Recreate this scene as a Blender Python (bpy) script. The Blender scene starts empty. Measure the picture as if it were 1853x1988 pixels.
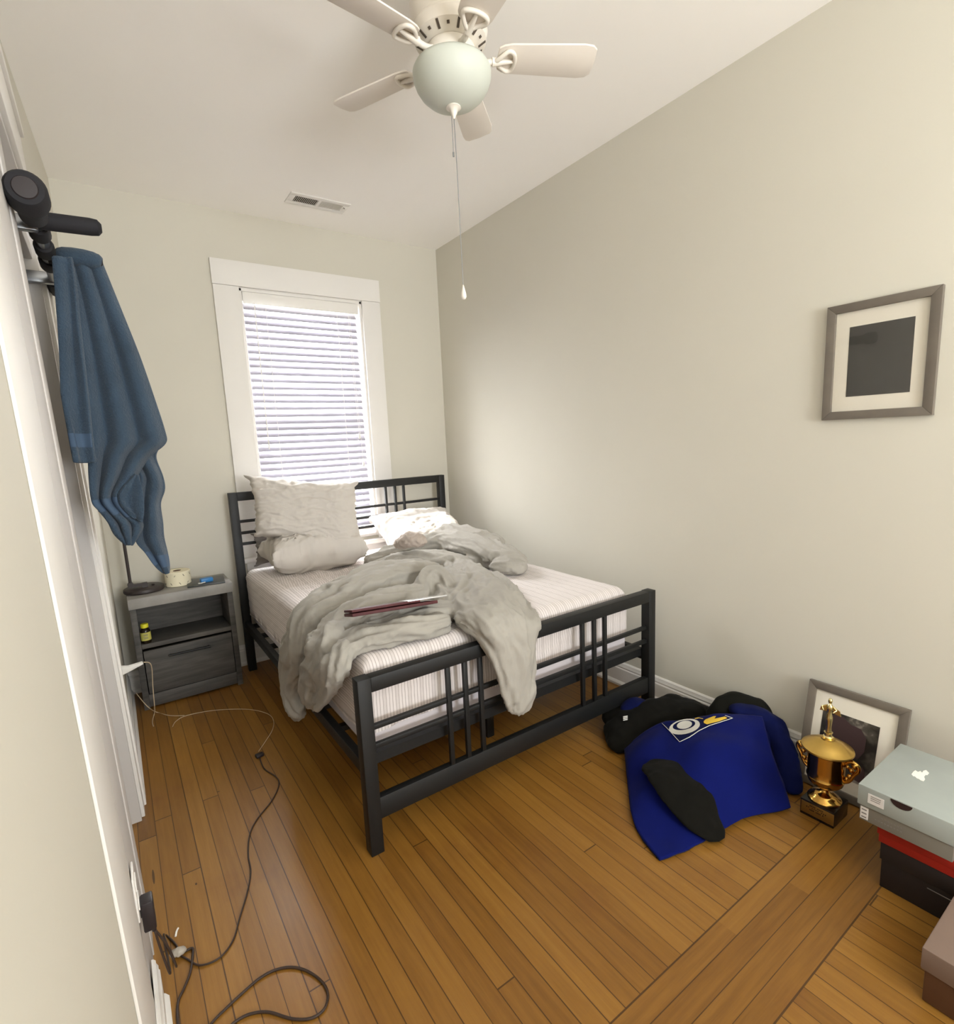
import bpy, bmesh, math, random
import numpy as np
from mathutils import Vector, Matrix, noise
random.seed(7)
PI = math.pi
scene = bpy.context.scene
COL = scene.collection

# ------------------------------------------------------------------ room numbers (metres) and the camera
W, D, H = 2.319, 3.689, 2.854          # right wall x, window wall y, ceiling z ; left wall x = 0
IW, IH = 1853, 1988
F, PX, PY = 1028.35, 3.07, 21.52
CAM = np.array([0.0752, 0.0, 1.4152])
AR = np.array([0.82019593, -0.5703088, -0.0450168])
AU = np.array([0.12538301, 0.10242828, 0.98680674])
AF = np.array([0.55817357, 0.81501922, -0.15551829])

def at(px, py, X=None, Y=None, Z=None):
    """pixel of the photograph -> point on the plane x=X, y=Y or z=Z"""
    d = AF + (px - IW / 2 - PX) / F * AR - (py - IH / 2 - PY) / F * AU
    if X is not None: t = (X - CAM[0]) / d[0]
    elif Y is not None: t = (Y - CAM[1]) / d[1]
    else: t = (Z - CAM[2]) / d[2]
    return Vector(CAM + t * d)

def raydir(px, py):
    d = AF + (px - IW / 2 - PX) / F * AR - (py - IH / 2 - PY) / F * AU
    return Vector(d).normalized()

def srgb(*c):
    if len(c) == 1:
        h = c[0].lstrip('#'); c = [int(h[i:i + 2], 16) for i in (0, 2, 4)]
    return tuple((x / 255 / 12.92 if x / 255 <= .04045 else ((x / 255 + .055) / 1.055) ** 2.4) for x in c)

# ------------------------------------------------------------------ materials
class NT:
    def __init__(s, mat):
        mat.use_nodes = True
        s.t = mat.node_tree; s.n = s.t.nodes; s.n.clear()
    def add(s, typ, **kw):
        nd = s.n.new(typ)
        for k, v in kw.items():
            if k.startswith('i_'):
                nd.inputs[int(k[2:]) if k[2:].isdigit() else k[2:].replace('_', ' ')].default_value = v
            else: setattr(nd, k, v)
        return nd
    def lk(s, a, b): s.t.links.new(a, b)
    def val(s, x, nd, i):
        if hasattr(x, 'is_output'): s.lk(x, nd.inputs[i])
        elif x is not None: nd.inputs[i].default_value = x
    def m(s, op, a, b=None, c=None):
        nd = s.add('ShaderNodeMath', operation=op)
        for i, x in enumerate((a, b, c)): s.val(x, nd, i)
        return nd.outputs[0]
    def mix(s, f, a, b, blend='MIX'):
        nd = s.add('ShaderNodeMix', data_type='RGBA', blend_type=blend)
        s.val(f, nd, 0)
        for i, x in ((6, a), (7, b)):
            if hasattr(x, 'is_output'): s.lk(x, nd.inputs[i])
            else: nd.inputs[i].default_value = (*x[:3], 1)
        return nd.outputs[2]
    def ramp(s, f, stops):
        nd = s.add('ShaderNodeValToRGB'); s.lk(f, nd.inputs[0])
        e = nd.color_ramp.elements
        while len(e) > 2: e.remove(e[-1])
        for i, (p, c) in enumerate(stops):
            if i >= 2: e.new(p)
            e[i].position = p; e[i].color = (*c[:3], 1)
        return nd.outputs[0]
    def coords(s, kind='Object'):
        return s.add('ShaderNodeTexCoord').outputs[kind]
    def noise(s, vec, scale, detail=4, rough=.5, sc3=None):
        if sc3 is not None:
            mp = s.add('ShaderNodeMapping'); s.lk(vec, mp.inputs[0]); mp.inputs['Scale'].default_value = sc3; vec = mp.outputs[0]
        nd = s.add('ShaderNodeTexNoise'); s.lk(vec, nd.inputs[0])
        nd.inputs['Scale'].default_value = scale; nd.inputs['Detail'].default_value = detail; nd.inputs['Roughness'].default_value = rough
        return nd.outputs[0]
    def out(s, col=(.5, .5, .5), rough=.6, metal=0., bump=None, bstr=.2, bdist=.002, **kw):
        p = s.add('ShaderNodeBsdfPrincipled'); o = s.add('ShaderNodeOutputMaterial')
        if hasattr(col, 'is_output'): s.lk(col, p.inputs['Base Color'])
        else: p.inputs['Base Color'].default_value = (*col[:3], 1)
        s.val(rough, p, 'Roughness'); s.val(metal, p, 'Metallic')
        for k, v in kw.items(): p.inputs[k.replace('_', ' ')].default_value = v
        if bump is not None:
            b = s.add('ShaderNodeBump'); s.lk(bump, b.inputs['Height'])
            b.inputs['Strength'].default_value = bstr; b.inputs['Distance'].default_value = bdist
            s.lk(b.outputs[0], p.inputs['Normal'])
        s.lk(p.outputs[0], o.inputs[0]); return p

def mat(name, col, rough=.6, metal=0., var=.06, nscale=8, bscale=None, bstr=.2, bdist=.001, **kw):
    m = bpy.data.materials.new(name); t = NT(m); c = t.coords()
    n = t.noise(c, nscale, 3)
    lo = tuple(x * (1 - var) for x in col); hi = tuple(min(1, x * (1 + var)) for x in col)
    cc = t.ramp(n, [(.3, lo), (.7, hi)])
    b = t.noise(c, bscale, 3, .6) if bscale else None
    t.out(cc, rough, metal, bump=b, bstr=bstr, bdist=bdist, **kw)
    return m

M = {}
M['wall'] = mat('wall_paint', srgb(203, 199, 186), .75, var=.015, nscale=1.2, bscale=260, bstr=.08, bdist=.0006)
M['ceil'] = mat('ceiling_paint', srgb(246, 243, 238), .85, var=.01, nscale=1, bscale=200, bstr=.05, bdist=.0005)
M['trim'] = mat('white_trim_paint', srgb(226, 223, 218), .62, var=.015, nscale=3, bscale=60, bstr=.05, bdist=.0005)
M['trim_shaded'] = mat('white_trim_shaded', srgb(196, 192, 188), .7, var=.03, nscale=5, bscale=60, bstr=.05, bdist=.0005)  # white trim paint greyed, the doorway's shade put into its colour
M['black'] = mat('black_powder_coat', srgb(11, 12, 12), .55, var=.08, nscale=20, bscale=500, bstr=.1, bdist=.0003)
M['foam'] = mat('black_foam', srgb(22, 21, 26), .8, var=.1, nscale=30, bscale=300, bstr=.3)
M['blackplastic'] = mat('black_plastic', srgb(34, 26, 28), .45, var=.05)
M['steel'] = mat('brushed_steel', srgb(150, 152, 155), .3, .9, var=.05, nscale=30)
M['white_plastic'] = mat('white_plastic', srgb(232, 229, 224), .35, var=.01)
M['fan_white'] = mat('fan_white_enamel', srgb(226, 219, 208), .4, var=.01)
M['fan_dark'] = mat('fan_slot_dark', srgb(80, 70, 60), .8)
M['blade'] = mat('blade_white', srgb(222, 214, 204), .5, var=.02, nscale=6)
M['globe'] = mat('frosted_glass_bowl', srgb(196, 200, 190), .55, var=.01)
m = bpy.data.materials.new('blind_slat'); t = NT(m)
_p = t.out(srgb(150, 147, 156), .55); _tr = t.add('ShaderNodeBsdfTranslucent'); _tr.inputs[0].default_value = (*srgb(236, 232, 240), 1)
_mx = t.add('ShaderNodeMixShader'); _mx.inputs[0].default_value = .015
t.lk(_p.outputs[0], _mx.inputs[1]); t.lk(_tr.outputs[0], _mx.inputs[2]); t.lk(_mx.outputs[0], [n_ for n_ in t.n if n_.type == 'OUTPUT_MATERIAL'][0].inputs[0])
M['slat'] = m
M['cord'] = mat('white_cord', srgb(225, 222, 215), .7)
M['cable'] = mat('black_cable', srgb(52, 36, 26), .6)
M['wire'] = mat('clear_white_wire', srgb(196, 178, 150), .5)
M['gold'] = mat('gold_metal', srgb(205, 160, 82), .16, 1.0, var=.08, nscale=12, bscale=14, bstr=.15, bdist=.002)
M['goldlid'] = mat('gold_lid', srgb(214, 178, 98), .3, 1.0, var=.08, nscale=20, bscale=60, bstr=.2, bdist=.001)
M['palegold'] = mat('pale_gold', srgb(226, 208, 150), .25, 1.0, var=.05)
M['plaque'] = mat('plaque_brass', srgb(150, 118, 62), .35, .8)
M['marble'] = mat('black_marble', srgb(24, 17, 14), .2, var=.5, nscale=20)
M['frame'] = mat('grey_frame_wood', srgb(104, 96, 86), .5, var=.08, nscale=20, bscale=80, bstr=.2)
M['matboard'] = mat('white_matboard', srgb(222, 216, 202), .8, var=.01)
M['darkprint'] = mat('charcoal_print', srgb(62, 60, 56), .35, var=.05, nscale=60)
M['greybox'] = mat('pale_grey_card', srgb(152, 158, 153), .7, var=.03, nscale=12, bscale=30, bstr=.1)
M['greybox2'] = mat('warm_grey_card', srgb(122, 118, 109), .7, var=.03, nscale=12)
M['redbox'] = mat('red_card', srgb(152, 24, 8), .6, var=.05)
M['blackbox'] = mat('black_card', srgb(26, 19, 19), .6, var=.08)
M['brownbox'] = mat('brown_card', srgb(88, 56, 32), .75, var=.06)
M['taupe'] = mat('taupe_card', srgb(124, 104, 92), .75, var=.04)
M['hole'] = mat('dark_hole', srgb(40, 14, 10), .8)
M['label'] = mat('paper_label', srgb(214, 210, 206), .7, var=.02)
M['ink'] = mat('grey_ink', srgb(120, 116, 112), .7)
M['dink'] = mat('dark_ink', srgb(60, 40, 40), .7)
M['torn'] = mat('torn_paper', srgb(232, 230, 222), .8)
M['maroon'] = mat('maroon_leather', srgb(74, 24, 28), .65, var=.1, nscale=40)
M['silver'] = mat('silver_cover', srgb(214, 214, 216), .22, .6)
M['roll'] = mat('cream_paper_roll', srgb(232, 224, 196), .85, var=.02)
M['lamp'] = mat('black_lamp_metal', srgb(52, 44, 42), .5, var=.05)
M['tablet'] = mat('dark_tablet', srgb(58, 60, 60), .35, var=.05)
M['bluecase'] = mat('blue_plastic', srgb(44, 124, 190), .4)
M['yellow'] = mat('yellow_cap', srgb(214, 208, 40), .5)
M['yellowlabel'] = mat('yellow_label', srgb(196, 190, 96), .6)
M['amber'] = mat('dark_amber', srgb(30, 22, 12), .2)
M['greylump'] = mat('grey_cable_tie', srgb(168, 160, 148), .4)
M['white_print'] = mat('white_print', srgb(214, 212, 206), .7)
M['yellow_print'] = mat('yellow_print', srgb(226, 190, 62), .7)
M['tuft'] = mat('beige_fleece', srgb(176, 164, 154), .95, var=.1, bscale=120, bstr=.6, bdist=.004)
M['vent_dark'] = mat('vent_shadow', srgb(92, 84, 70), .9)
M['vent_mid'] = mat('vent_damper', srgb(205, 200, 182), .7)

def cloth_mat(name, col, rough=.9, var=.06, weave=900, bstr=.35, fine=70, sheen=.03, bdist=.0015):
    m = bpy.data.materials.new(name); t = NT(m); c = t.coords()
    n = t.noise(c, 10, 5, .6)
    lo = tuple(x * (1 - var) for x in col); hi = tuple(min(1, x * (1 + var)) for x in col)
    cc = t.ramp(n, [(.3, lo), (.7, hi)])
    n1 = t.noise(c, fine, 4, .6); n2 = t.noise(c, weave, 2)
    b = t.m('ADD', t.m('MULTIPLY', n1, .7), t.m('MULTIPLY', n2, .3))
    t.out(cc, rough, bump=b, bstr=bstr, bdist=bdist, Sheen_Weight=sheen, Specular_IOR_Level=.12)
    return m
M['duvet'] = cloth_mat('grey_linen', srgb(164, 160, 152), var=.04, fine=38, bstr=.35, bdist=.003)
M['pillow'] = cloth_mat('grey_cotton', srgb(200, 194, 187), var=.03, fine=45, bstr=.3)
M['pillow_shaded'] = cloth_mat('grey_cotton_shaded', srgb(120, 114, 110), var=.03)  # the grey pillow cotton darkened to stand in for shade behind the stack
M['mattress'] = cloth_mat('white_mattress', srgb(206, 200, 204), var=.02, fine=40)
M['towel'] = cloth_mat('blue_terry', srgb(60, 76, 92), 1., var=.14, fine=170, weave=420, bstr=1., sheen=.15, bdist=.006)
M['towelband'] = cloth_mat('blue_flat_weave', srgb(72, 90, 112), .8, var=.03, fine=600, weave=1400, bstr=.3)
M['royal'] = cloth_mat('royal_blue_jersey', srgb(5, 17, 88), .85, var=.06, fine=60, bstr=.25)
M['navy'] = cloth_mat('blue_knit', srgb(6, 15, 64), .85, var=.06)
M['blackcloth'] = cloth_mat('black_jersey', srgb(16, 15, 11), .9, var=.1, fine=60, bstr=.3)
M['blackcloth2'] = cloth_mat('black_fleece', srgb(20, 20, 15), .9, var=.1, fine=60, bstr=.3)

# striped fitted sheet: the stripes follow the cross-bed distance stored on the mesh
m = bpy.data.materials.new('striped_sheet'); t = NT(m)
a = t.add('ShaderNodeAttribute', attribute_name='across').outputs['Fac']
ph = t.m('FRACT', t.m('MULTIPLY', a, 1 / .0125))
l1 = t.m('LESS_THAN', t.m('ABSOLUTE', t.m('SUBTRACT', ph, .5)), .13)
ph2 = t.m('FRACT', t.m('MULTIPLY', a, 1 / .05))
l2 = t.m('MULTIPLY', t.m('LESS_THAN', t.m('ABSOLUTE', t.m('SUBTRACT', ph2, .5)), .14), .35)
c = t.coords(); nz = t.noise(c, 40, 3)
f = t.m('MULTIPLY', t.m('MAXIMUM', l1, l2), t.m('ADD', t.m('MULTIPLY', nz, .4), .34))
cc = t.mix(f, srgb(222, 214, 212), srgb(140, 128, 120))
t.out(cc, .9, bump=t.noise(c, 30, 4, .6), bstr=.35, bdist=.003, Sheen_Weight=.2)
M['sheet'] = m

# nightstand: weathered grey oak
m = bpy.data.materials.new('weathered_grey_oak'); t = NT(m); c = t.coords()
n = t.noise(c, 1, 6, .65, sc3=(3, 6, 34)); n2 = t.noise(c, 1, 3, .5, sc3=(1.5, 3, 7))
cc = t.ramp(t.m('ADD', t.m('MULTIPLY', n, .6), t.m('MULTIPLY', n2, .4)), [(.32, srgb(44, 42, 40)), (.5, srgb(76, 73, 69)), (.68, srgb(104, 100, 94))])
t.out(cc, .6, bump=n, bstr=.2, bdist=.001); M['greyoak'] = m
m = bpy.data.materials.new('grey_laminate_top'); t = NT(m); c = t.coords()
n = t.noise(c, 1, 5, .6, sc3=(4, 40, 4))
t.out(t.ramp(n, [(.3, srgb(128, 126, 122)), (.7, srgb(160, 157, 152))]), .5); M['greytop'] = m

# strip oak floor with a border of boards laid across
def floor_mat():
    m = bpy.data.materials.new('strip_oak_floor'); t = NT(m)
    s = t.add('ShaderNodeSeparateXYZ'); t.lk(t.coords(), s.inputs[0])
    x, y = s.outputs[0], s.outputs[1]
    inb = t.m('MULTIPLY', t.m('GREATER_THAN', y, .508), t.m('LESS_THAN', y, .742))
    ninb = t.m('SUBTRACT', 1, inb)
    def sel(a_, b_): return t.m('ADD', t.m('MULTIPLY', a_, ninb), t.m('MULTIPLY', b_, inb))
    u = sel(t.m('DIVIDE', t.m('ADD', x, .011), .0572), t.m('ADD', t.m('DIVIDE', t.m('SUBTRACT', y, .508), .0585), 300))
    v = sel(y, x)
    idu = t.m('FLOOR', u)
    wn = t.add('ShaderNodeTexWhiteNoise', noise_dimensions='1D'); t.lk(idu, wn.inputs['W'])
    seg = t.m('ADD', t.m('MULTIPLY', v, .42), t.m('MULTIPLY', wn.outputs[0], 7))
    ids = t.m('FLOOR', seg)
    wn2 = t.add('ShaderNodeTexWhiteNoise', noise_dimensions='2D')
    cb = t.add('ShaderNodeCombineXYZ'); t.lk(idu, cb.inputs[0]); t.lk(ids, cb.inputs[1]); t.lk(cb.outputs[0], wn2.inputs['Vector'])
    tone = wn2.outputs[0]
    # grain
    cg = t.add('ShaderNodeCombineXYZ')
    t.lk(t.m('ADD', t.m('MULTIPLY', u, 2.2), t.m('MULTIPLY', tone, 60)), cg.inputs[0]); t.lk(t.m('MULTIPLY', v, 2.4), cg.inputs[1]); t.lk(t.m('MULTIPLY', ids, 3.1), cg.inputs[2])
    g1 = t.noise(cg.outputs[0], 1.6, 6, .6)
    cg2 = t.add('ShaderNodeCombineXYZ'); t.lk(t.m('MULTIPLY', u, 14), cg2.inputs[0]); t.lk(t.m('MULTIPLY', v, 5), cg2.inputs[1]); t.lk(tone, cg2.inputs[2])
    g2 = t.noise(cg2.outputs[0], 1.5, 4, .6)
    k = t.m('ADD', t.m('ADD', t.m('MULTIPLY', tone, .34), t.m('MULTIPLY', g1, .50)), t.m('MULTIPLY', g2, .16))
    col = t.ramp(k, [(.12, srgb(98, 62, 22)), (.40, srgb(126, 86, 33)), (.62, srgb(142, 100, 41)), (.9, srgb(162, 120, 54))])
    # worn dirty patches
    dirt = t.noise(t.coords(), 3.2, 5, .6)
    dm = t.ramp(dirt, [(.56, (0, 0, 0)), (.74, (1, 1, 1))])
    col = t.mix(t.m('MULTIPLY', dm, .38), col, srgb(112, 66, 30))
    # seams
    fu = t.m('FRACT', u); du = t.m('MINIMUM', fu, t.m('SUBTRACT', 1, fu))
    wsel = t.m('ADD', .012, t.m('MULTIPLY', wn.outputs[0], .022))
    seam = t.m('LESS_THAN', du, wsel)
    fs = t.m('FRACT', seg); ds = t.m('MINIMUM', fs, t.m('SUBTRACT', 1, fs))
    seam2 = t.m('MULTIPLY', t.m('LESS_THAN', ds, .0009), ninb)
    e1 = t.m('LESS_THAN', t.m('ABSOLUTE', t.m('SUBTRACT', y, .508)), .0022)
    e2 = t.m('LESS_THAN', t.m('ABSOLUTE', t.m('SUBTRACT', y, .742)), .0022)
    sm = t.m('MAXIMUM', t.m('MAXIMUM', seam, seam2), t.m('MAXIMUM', e1, e2))
    for (hx, hy, rx, ry) in ((298, 1702, .0035, .038), (381, 1716, .003, .006), (318, 1848, .0025, .004), (424, 1537, .006, .003)):
        c0 = at(hx, hy, Z=0)        # a worn gap and small knots in the boards
        e_ = t.m('ADD', t.m('POWER', t.m('DIVIDE', t.m('SUBTRACT', x, c0.x), rx), 2), t.m('POWER', t.m('DIVIDE', t.m('SUBTRACT', y, c0.y), ry), 2))
        sm = t.m('MAXIMUM', sm, t.m('LESS_THAN', e_, 1))
    col = t.mix(t.m('MULTIPLY', sm, .8), col, srgb(48, 26, 10))
    h = t.m('SUBTRACT', t.m('MULTIPLY', g1, .25), sm)
    rg = t.m('ADD', .25, t.m('MULTIPLY', t.noise(t.coords(), 6, 3), .16))
    t.out(col, rg, bump=h, bstr=.25, bdist=.0015, Specular_IOR_Level=.45)
    return m
M['floor'] = floor_mat()

# thin window glass
m = bpy.data.materials.new('window_glass'); t = NT(m)
tr = t.add('ShaderNodeBsdfTransparent'); gl = t.add('ShaderNodeBsdfGlossy'); gl.inputs['Roughness'].default_value = .02
ge = t.add('ShaderNodeNewGeometry'); vd = t.add('ShaderNodeVectorMath', operation='DOT_PRODUCT')
t.lk(ge.outputs['Normal'], vd.inputs[0]); t.lk(ge.outputs['Incoming'], vd.inputs[1])
ff = t.m('ADD', .03, t.m('MULTIPLY', t.m('POWER', t.m('SUBTRACT', 1, t.m('ABSOLUTE', vd.outputs['Value'])), 5), .8)); mx = t.add('ShaderNodeMixShader'); o = t.add('ShaderNodeOutputMaterial')
t.lk(ff, mx.inputs[0]); t.lk(tr.outputs[0], mx.inputs[1]); t.lk(gl.outputs[0], mx.inputs[2]); t.lk(mx.outputs[0], o.inputs[0])
M['glass'] = m
# picture glass is the same thin glass
M['picglass'] = m

# the monochrome photograph in the leaning frame
m = bpy.data.materials.new('monochrome_photo'); t = NT(m); c = t.coords()
n = t.noise(c, 9, 4, .55)
t.out(t.ramp(n, [(.40, srgb(30, 28, 26)), (.5, srgb(74, 70, 64)), (.56, srgb(150, 142, 132)), (.7, srgb(176, 168, 156))]), .4)
M['photo'] = m

# ------------------------------------------------------------------ mesh helpers
ORG = {}
class MB:
    def __init__(s): s.v = []; s.f = []; s.mi = []; s.mats = []
    def _m(s, mt):
        if mt is None: return 0
        if mt not in s.mats: s.mats.append(mt)
        return s.mats.index(mt)
    def add(s, vs, fs, mt=None):
        b = len(s.v); s.v.extend([tuple(v) for v in vs]); k = s._m(mt)
        for f_ in fs: s.f.append(tuple(i + b for i in f_)); s.mi.append(k)
        return s
    def box(s, x0, y0, z0, x1, y1, z1, mt=None):
        vs = [(x, y, z) for z in (z0, z1) for y in (y0, y1) for x in (x0, x1)]
        return s.add(vs, [(0, 2, 3, 1), (4, 5, 7, 6), (0, 1, 5, 4), (1, 3, 7, 5), (3, 2, 6, 7), (2, 0, 4, 6)], mt)
    def obox(s, c, ax, ay, az, mt=None):
        c, ax, ay, az = map(Vector, (c, ax, ay, az))
        vs = [c + ax * i + ay * j + az * k for k in (-1, 1) for j in (-1, 1) for i in (-1, 1)]
        return s.add(vs, [(0, 2, 3, 1), (4, 5, 7, 6), (0, 1, 5, 4), (1, 3, 7, 5), (3, 2, 6, 7), (2, 0, 4, 6)], mt)
    def tube(s, pts, r, seg=10, mt=None, flat=None, closed=False):
        """r: number or list; flat: list of (normal, thickness radius) for elliptical sections"""
        pts = [Vector(p) for p in pts]; n = len(pts)
        rs = r if isinstance(r, (list, tuple)) else [r] * n
        vs = []; prev = None
        for i, p in enumerate(pts):
            tn = (pts[min(i + 1, n - 1)] - pts[max(i - 1, 0)]).normalized()
            if flat: up = Vector(flat[i][0]); up = (up - tn * up.dot(tn)).normalized(); rt = flat[i][1]
            else:
                if prev is None:
                    up = Vector((0, 0, 1)) if abs(tn.z) < .9 else Vector((1, 0, 0))
                else: up = prev
                up = (up - tn * up.dot(tn)).normalized(); rt = rs[i]
            prev = up; sd = tn.cross(up)
            for k in range(seg):
                a_ = 2 * PI * k / seg
                vs.append(p + sd * math.cos(a_) * rs[i] + up * math.sin(a_) * rt)
        fs = []
        for i in range(n - 1):
            for k in range(seg):
                a_, b_ = i * seg + k, i * seg + (k + 1) % seg
                fs.append((a_, b_, b_ + seg, a_ + seg))
        fs.append(tuple(range(seg))[::-1]); fs.append(tuple(range((n - 1) * seg, n * seg)))
        return s.add(vs, fs, mt)
    def lathe(s, prof, c=(0, 0, 0), seg=32, mt=None, axis='Z'):
        """prof: list of (radius, height)"""
        vs = []; n = len(prof)
        for (r, h) in prof:
            for k in range(seg):
                a_ = 2 * PI * k / seg
                p = (r * math.cos(a_), r * math.sin(a_), h)
                if axis == 'Y': p = (p[0], p[2], p[1])
                if axis == 'X': p = (p[2], p[0], p[1])
                vs.append((p[0] + c[0], p[1] + c[1], p[2] + c[2]))
        fs = []
        for i in range(n - 1):
            for k in range(seg):
                a_, b_ = i * seg + k, i * seg + (k + 1) % seg
                fs.append((a_, b_, b_ + seg, a_ + seg))
        fs.append(tuple(range(seg))[::-1]); fs.append(tuple(range((n - 1) * seg, n * seg)))
        return s.add(vs, fs, mt)
    def prism(s, poly, d, mt=None):
        """poly: 3D points of a planar outline, d: extrusion vector"""
        d = Vector(d); n = len(poly); vs = [Vector(p) for p in poly] + [Vector(p) + d for p in poly]
        fs = [tuple(range(n))[::-1], tuple(range(n, 2 * n))] + [(i, (i + 1) % n, (i + 1) % n + n, i + n) for i in range(n)]
        return s.add(vs, fs, mt)
    def grid(s, P, thick=0., mt=None, cyc=False):
        """P[i][j] grid of points; thick > 0 makes a closed sheet"""
        ni, nj = len(P), len(P[0])
        if not thick:
            return s.add([p for r_ in P for p in r_], [(i * nj + j, i * nj + j + 1, (i + 1) * nj + j + 1, (i + 1) * nj + j) for i in range(ni - 1) for j in range(nj - 1)], mt)
        A = np.array([[tuple(p) for p in r_] for r_ in P], float)
        du = np.gradient(A, axis=0); dv = np.gradient(A, axis=1); nn = np.cross(du, dv)
        nn /= np.maximum(np.linalg.norm(nn, axis=2, keepdims=True), 1e-9)
        T, B = A + nn * thick / 2, A - nn * thick / 2
        vs = list(map(tuple, T.reshape(-1, 3))) + list(map(tuple, B.reshape(-1, 3))); o_ = ni * nj; fs = []
        for i in range(ni - 1):
            for j in range(nj - 1):
                q_ = (i * nj + j, i * nj + j + 1, (i + 1) * nj + j + 1, (i + 1) * nj + j)
                fs.append(q_); fs.append(tuple(k + o_ for k in q_[::-1]))
        rim = [(0, j) for j in range(nj)] + [(i, nj - 1) for i in range(1, ni)] + [(ni - 1, j) for j in range(nj - 2, -1, -1)] + [(i, 0) for i in range(ni - 2, 0, -1)]
        ids = [i * nj + j for i, j in rim]
        for k in range(len(ids)):
            a_, b_ = ids[k], ids[(k + 1) % len(ids)]
            fs.append((b_, a_, a_ + o_, b_ + o_))
        return s.add(vs, fs, mt)
    def build(s, name, mt=None, parent=None, bevel=0., smooth=35, org=None, seg=2, sub=0):
        V = np.array(s.v, float)
        if org is None:
            lo, hi = V.min(0), V.max(0); org = ((lo[0] + hi[0]) / 2, (lo[1] + hi[1]) / 2, lo[2])
        org = Vector(org)
        me = bpy.data.meshes.new(name)
        me.from_pydata([tuple(Vector(v) - org) for v in s.v], [], s.f)
        mats = list(s.mats)
        if mt is not None and None not in (mt,) and not mats: mats = [mt]
        for q_ in mats: me.materials.append(M[q_] if isinstance(q_, str) else q_)
        for p, k in zip(me.polygons, s.mi): p.material_index = min(k, max(len(mats) - 1, 0))
        bm = bmesh.new(); bm.from_mesh(me)
        bmesh.ops.recalc_face_normals(bm, faces=bm.faces)
        if bevel:
            es = [e for e in bm.edges if e.is_manifold and e.calc_face_angle(0) > math.radians(30)]
            bmesh.ops.bevel(bm, geom=es, offset=bevel, segments=seg, profile=.5, affect='EDGES', clamp_overlap=True)
        bm.to_mesh(me); bm.free()
        for p in me.polygons: p.use_smooth = True
        me.set_sharp_from_angle(angle=math.radians(smooth))
        o_ = bpy.data.objects.new(name, me); COL.objects.link(o_)
        ORG[o_.name] = org
        if parent is not None: o_.parent = parent; o_.location = org - ORG[parent.name]
        else: o_.location = org
        if sub:
            md = o_.modifiers.new('sub', 'SUBSURF'); md.levels = md.render_levels = sub
        return o_

def tag(o, label=None, cat=None, group=None, kind=None):
    if label: o['label'] = label
    if cat: o['category'] = cat
    if group: o['group'] = group
    if kind: o['kind'] = kind
    return o
def thing(name, loc, label, cat, group=None):
    o = bpy.data.objects.new(name, None); COL.objects.link(o); o.location = loc; o.empty_display_size = .05
    ORG[o.name] = Vector(loc)
    return tag(o, label, cat, group)
def struct(o): o['kind'] = 'structure'; return o
def bx(*a): return MB().box(*a)

def spline(pts, n=8, closed=False):
    """Catmull-Rom through 3D points"""
    P = [Vector(p) for p in pts]; out = []
    N = len(P)
    rng = range(N) if closed else range(N - 1)
    for i in rng:
        if closed: p0, p1, p2, p3 = P[i - 1], P[i], P[(i + 1) % N], P[(i + 2) % N]
        else: p0, p1, p2, p3 = P[max(i - 1, 0)], P[i], P[i + 1], P[min(i + 2, N - 1)]
        for k in range(n):
            s_ = k / n
            out.append(.5 * ((2 * p1) + (p2 - p0) * s_ + (2 * p0 - 5 * p1 + 4 * p2 - p3) * s_ ** 2 + (3 * p1 - p0 - 3 * p2 + p3) * s_ ** 3))
    if not closed: out.append(P[-1].copy())
    return out
def lerp_list(v, n):
    v = list(v); out = []
    for i in range(len(v) - 1):
        for k in range(n): out.append(v[i] + (v[i + 1] - v[i]) * (k / n) if not isinstance(v[i], tuple) else tuple(a_ + (b_ - a_) * k / n for a_, b_ in zip(v[i], v[i + 1])))
    out.append(v[-1]); return out

# ------------------------------------------------------------------ room shell
struct(bx(-1.0, -2.6, -.06, W + .12, D + .14, 0).build('floor', 'floor', org=(0, 0, 0)))
struct(bx(-1.0, -2.6, H, W + .12, D + .14, H + .06).build('ceiling', 'ceil'))
struct(bx(W, -2.6, 0, W + .12, D + .14, H).build('wall_right', 'wall'))
WX0, WX1, WZ0, WZ1 = .869, 1.680, .74, 2.415       # window opening
b = MB()
b.box(-.12, D, 0, WX0, D + .14, H); b.box(WX1, D, 0, W, D + .14, H)
b.box(WX0, D, 0, WX1, D + .14, WZ0); b.box(WX0, D, WZ1, WX1, D + .14, H)
struct(b.build('wall_back', 'wall'))

def lean(b, k=.02):
    """the old left wall is a little out of plumb near the doorway"""
    v = []
    for (x, y, z) in b.v:
        kk = k * min(1, max(0, (D - y) / (D - 2.46)))
        v.append((x - kk * z, y, z))
    b.v = v; return b
OY0, OY1, OZ = 1.75, 2.342, 2.31                     # doorway opening in the left wall
b = MB()
def wallbox(b, y0, y1, z0, z1, x0=-.12, x1=0.):
    ys = np.linspace(y0, y1, max(2, int((y1 - y0) / .3) + 1))
    for i in range(len(ys) - 1): b.box(x0, ys[i], z0, x1, ys[i + 1], z1)
b.box(-.12, -2.6, 0, 0, OY0, H); b.box(-.12, OY1, 0, 0, 2.46, H); b.box(-.12, 2.46, 0, 0, D, H); b.box(-.12, OY0, OZ, 0, OY1, H)
struct(lean(b).build('wall_left', 'wall'))
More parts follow.
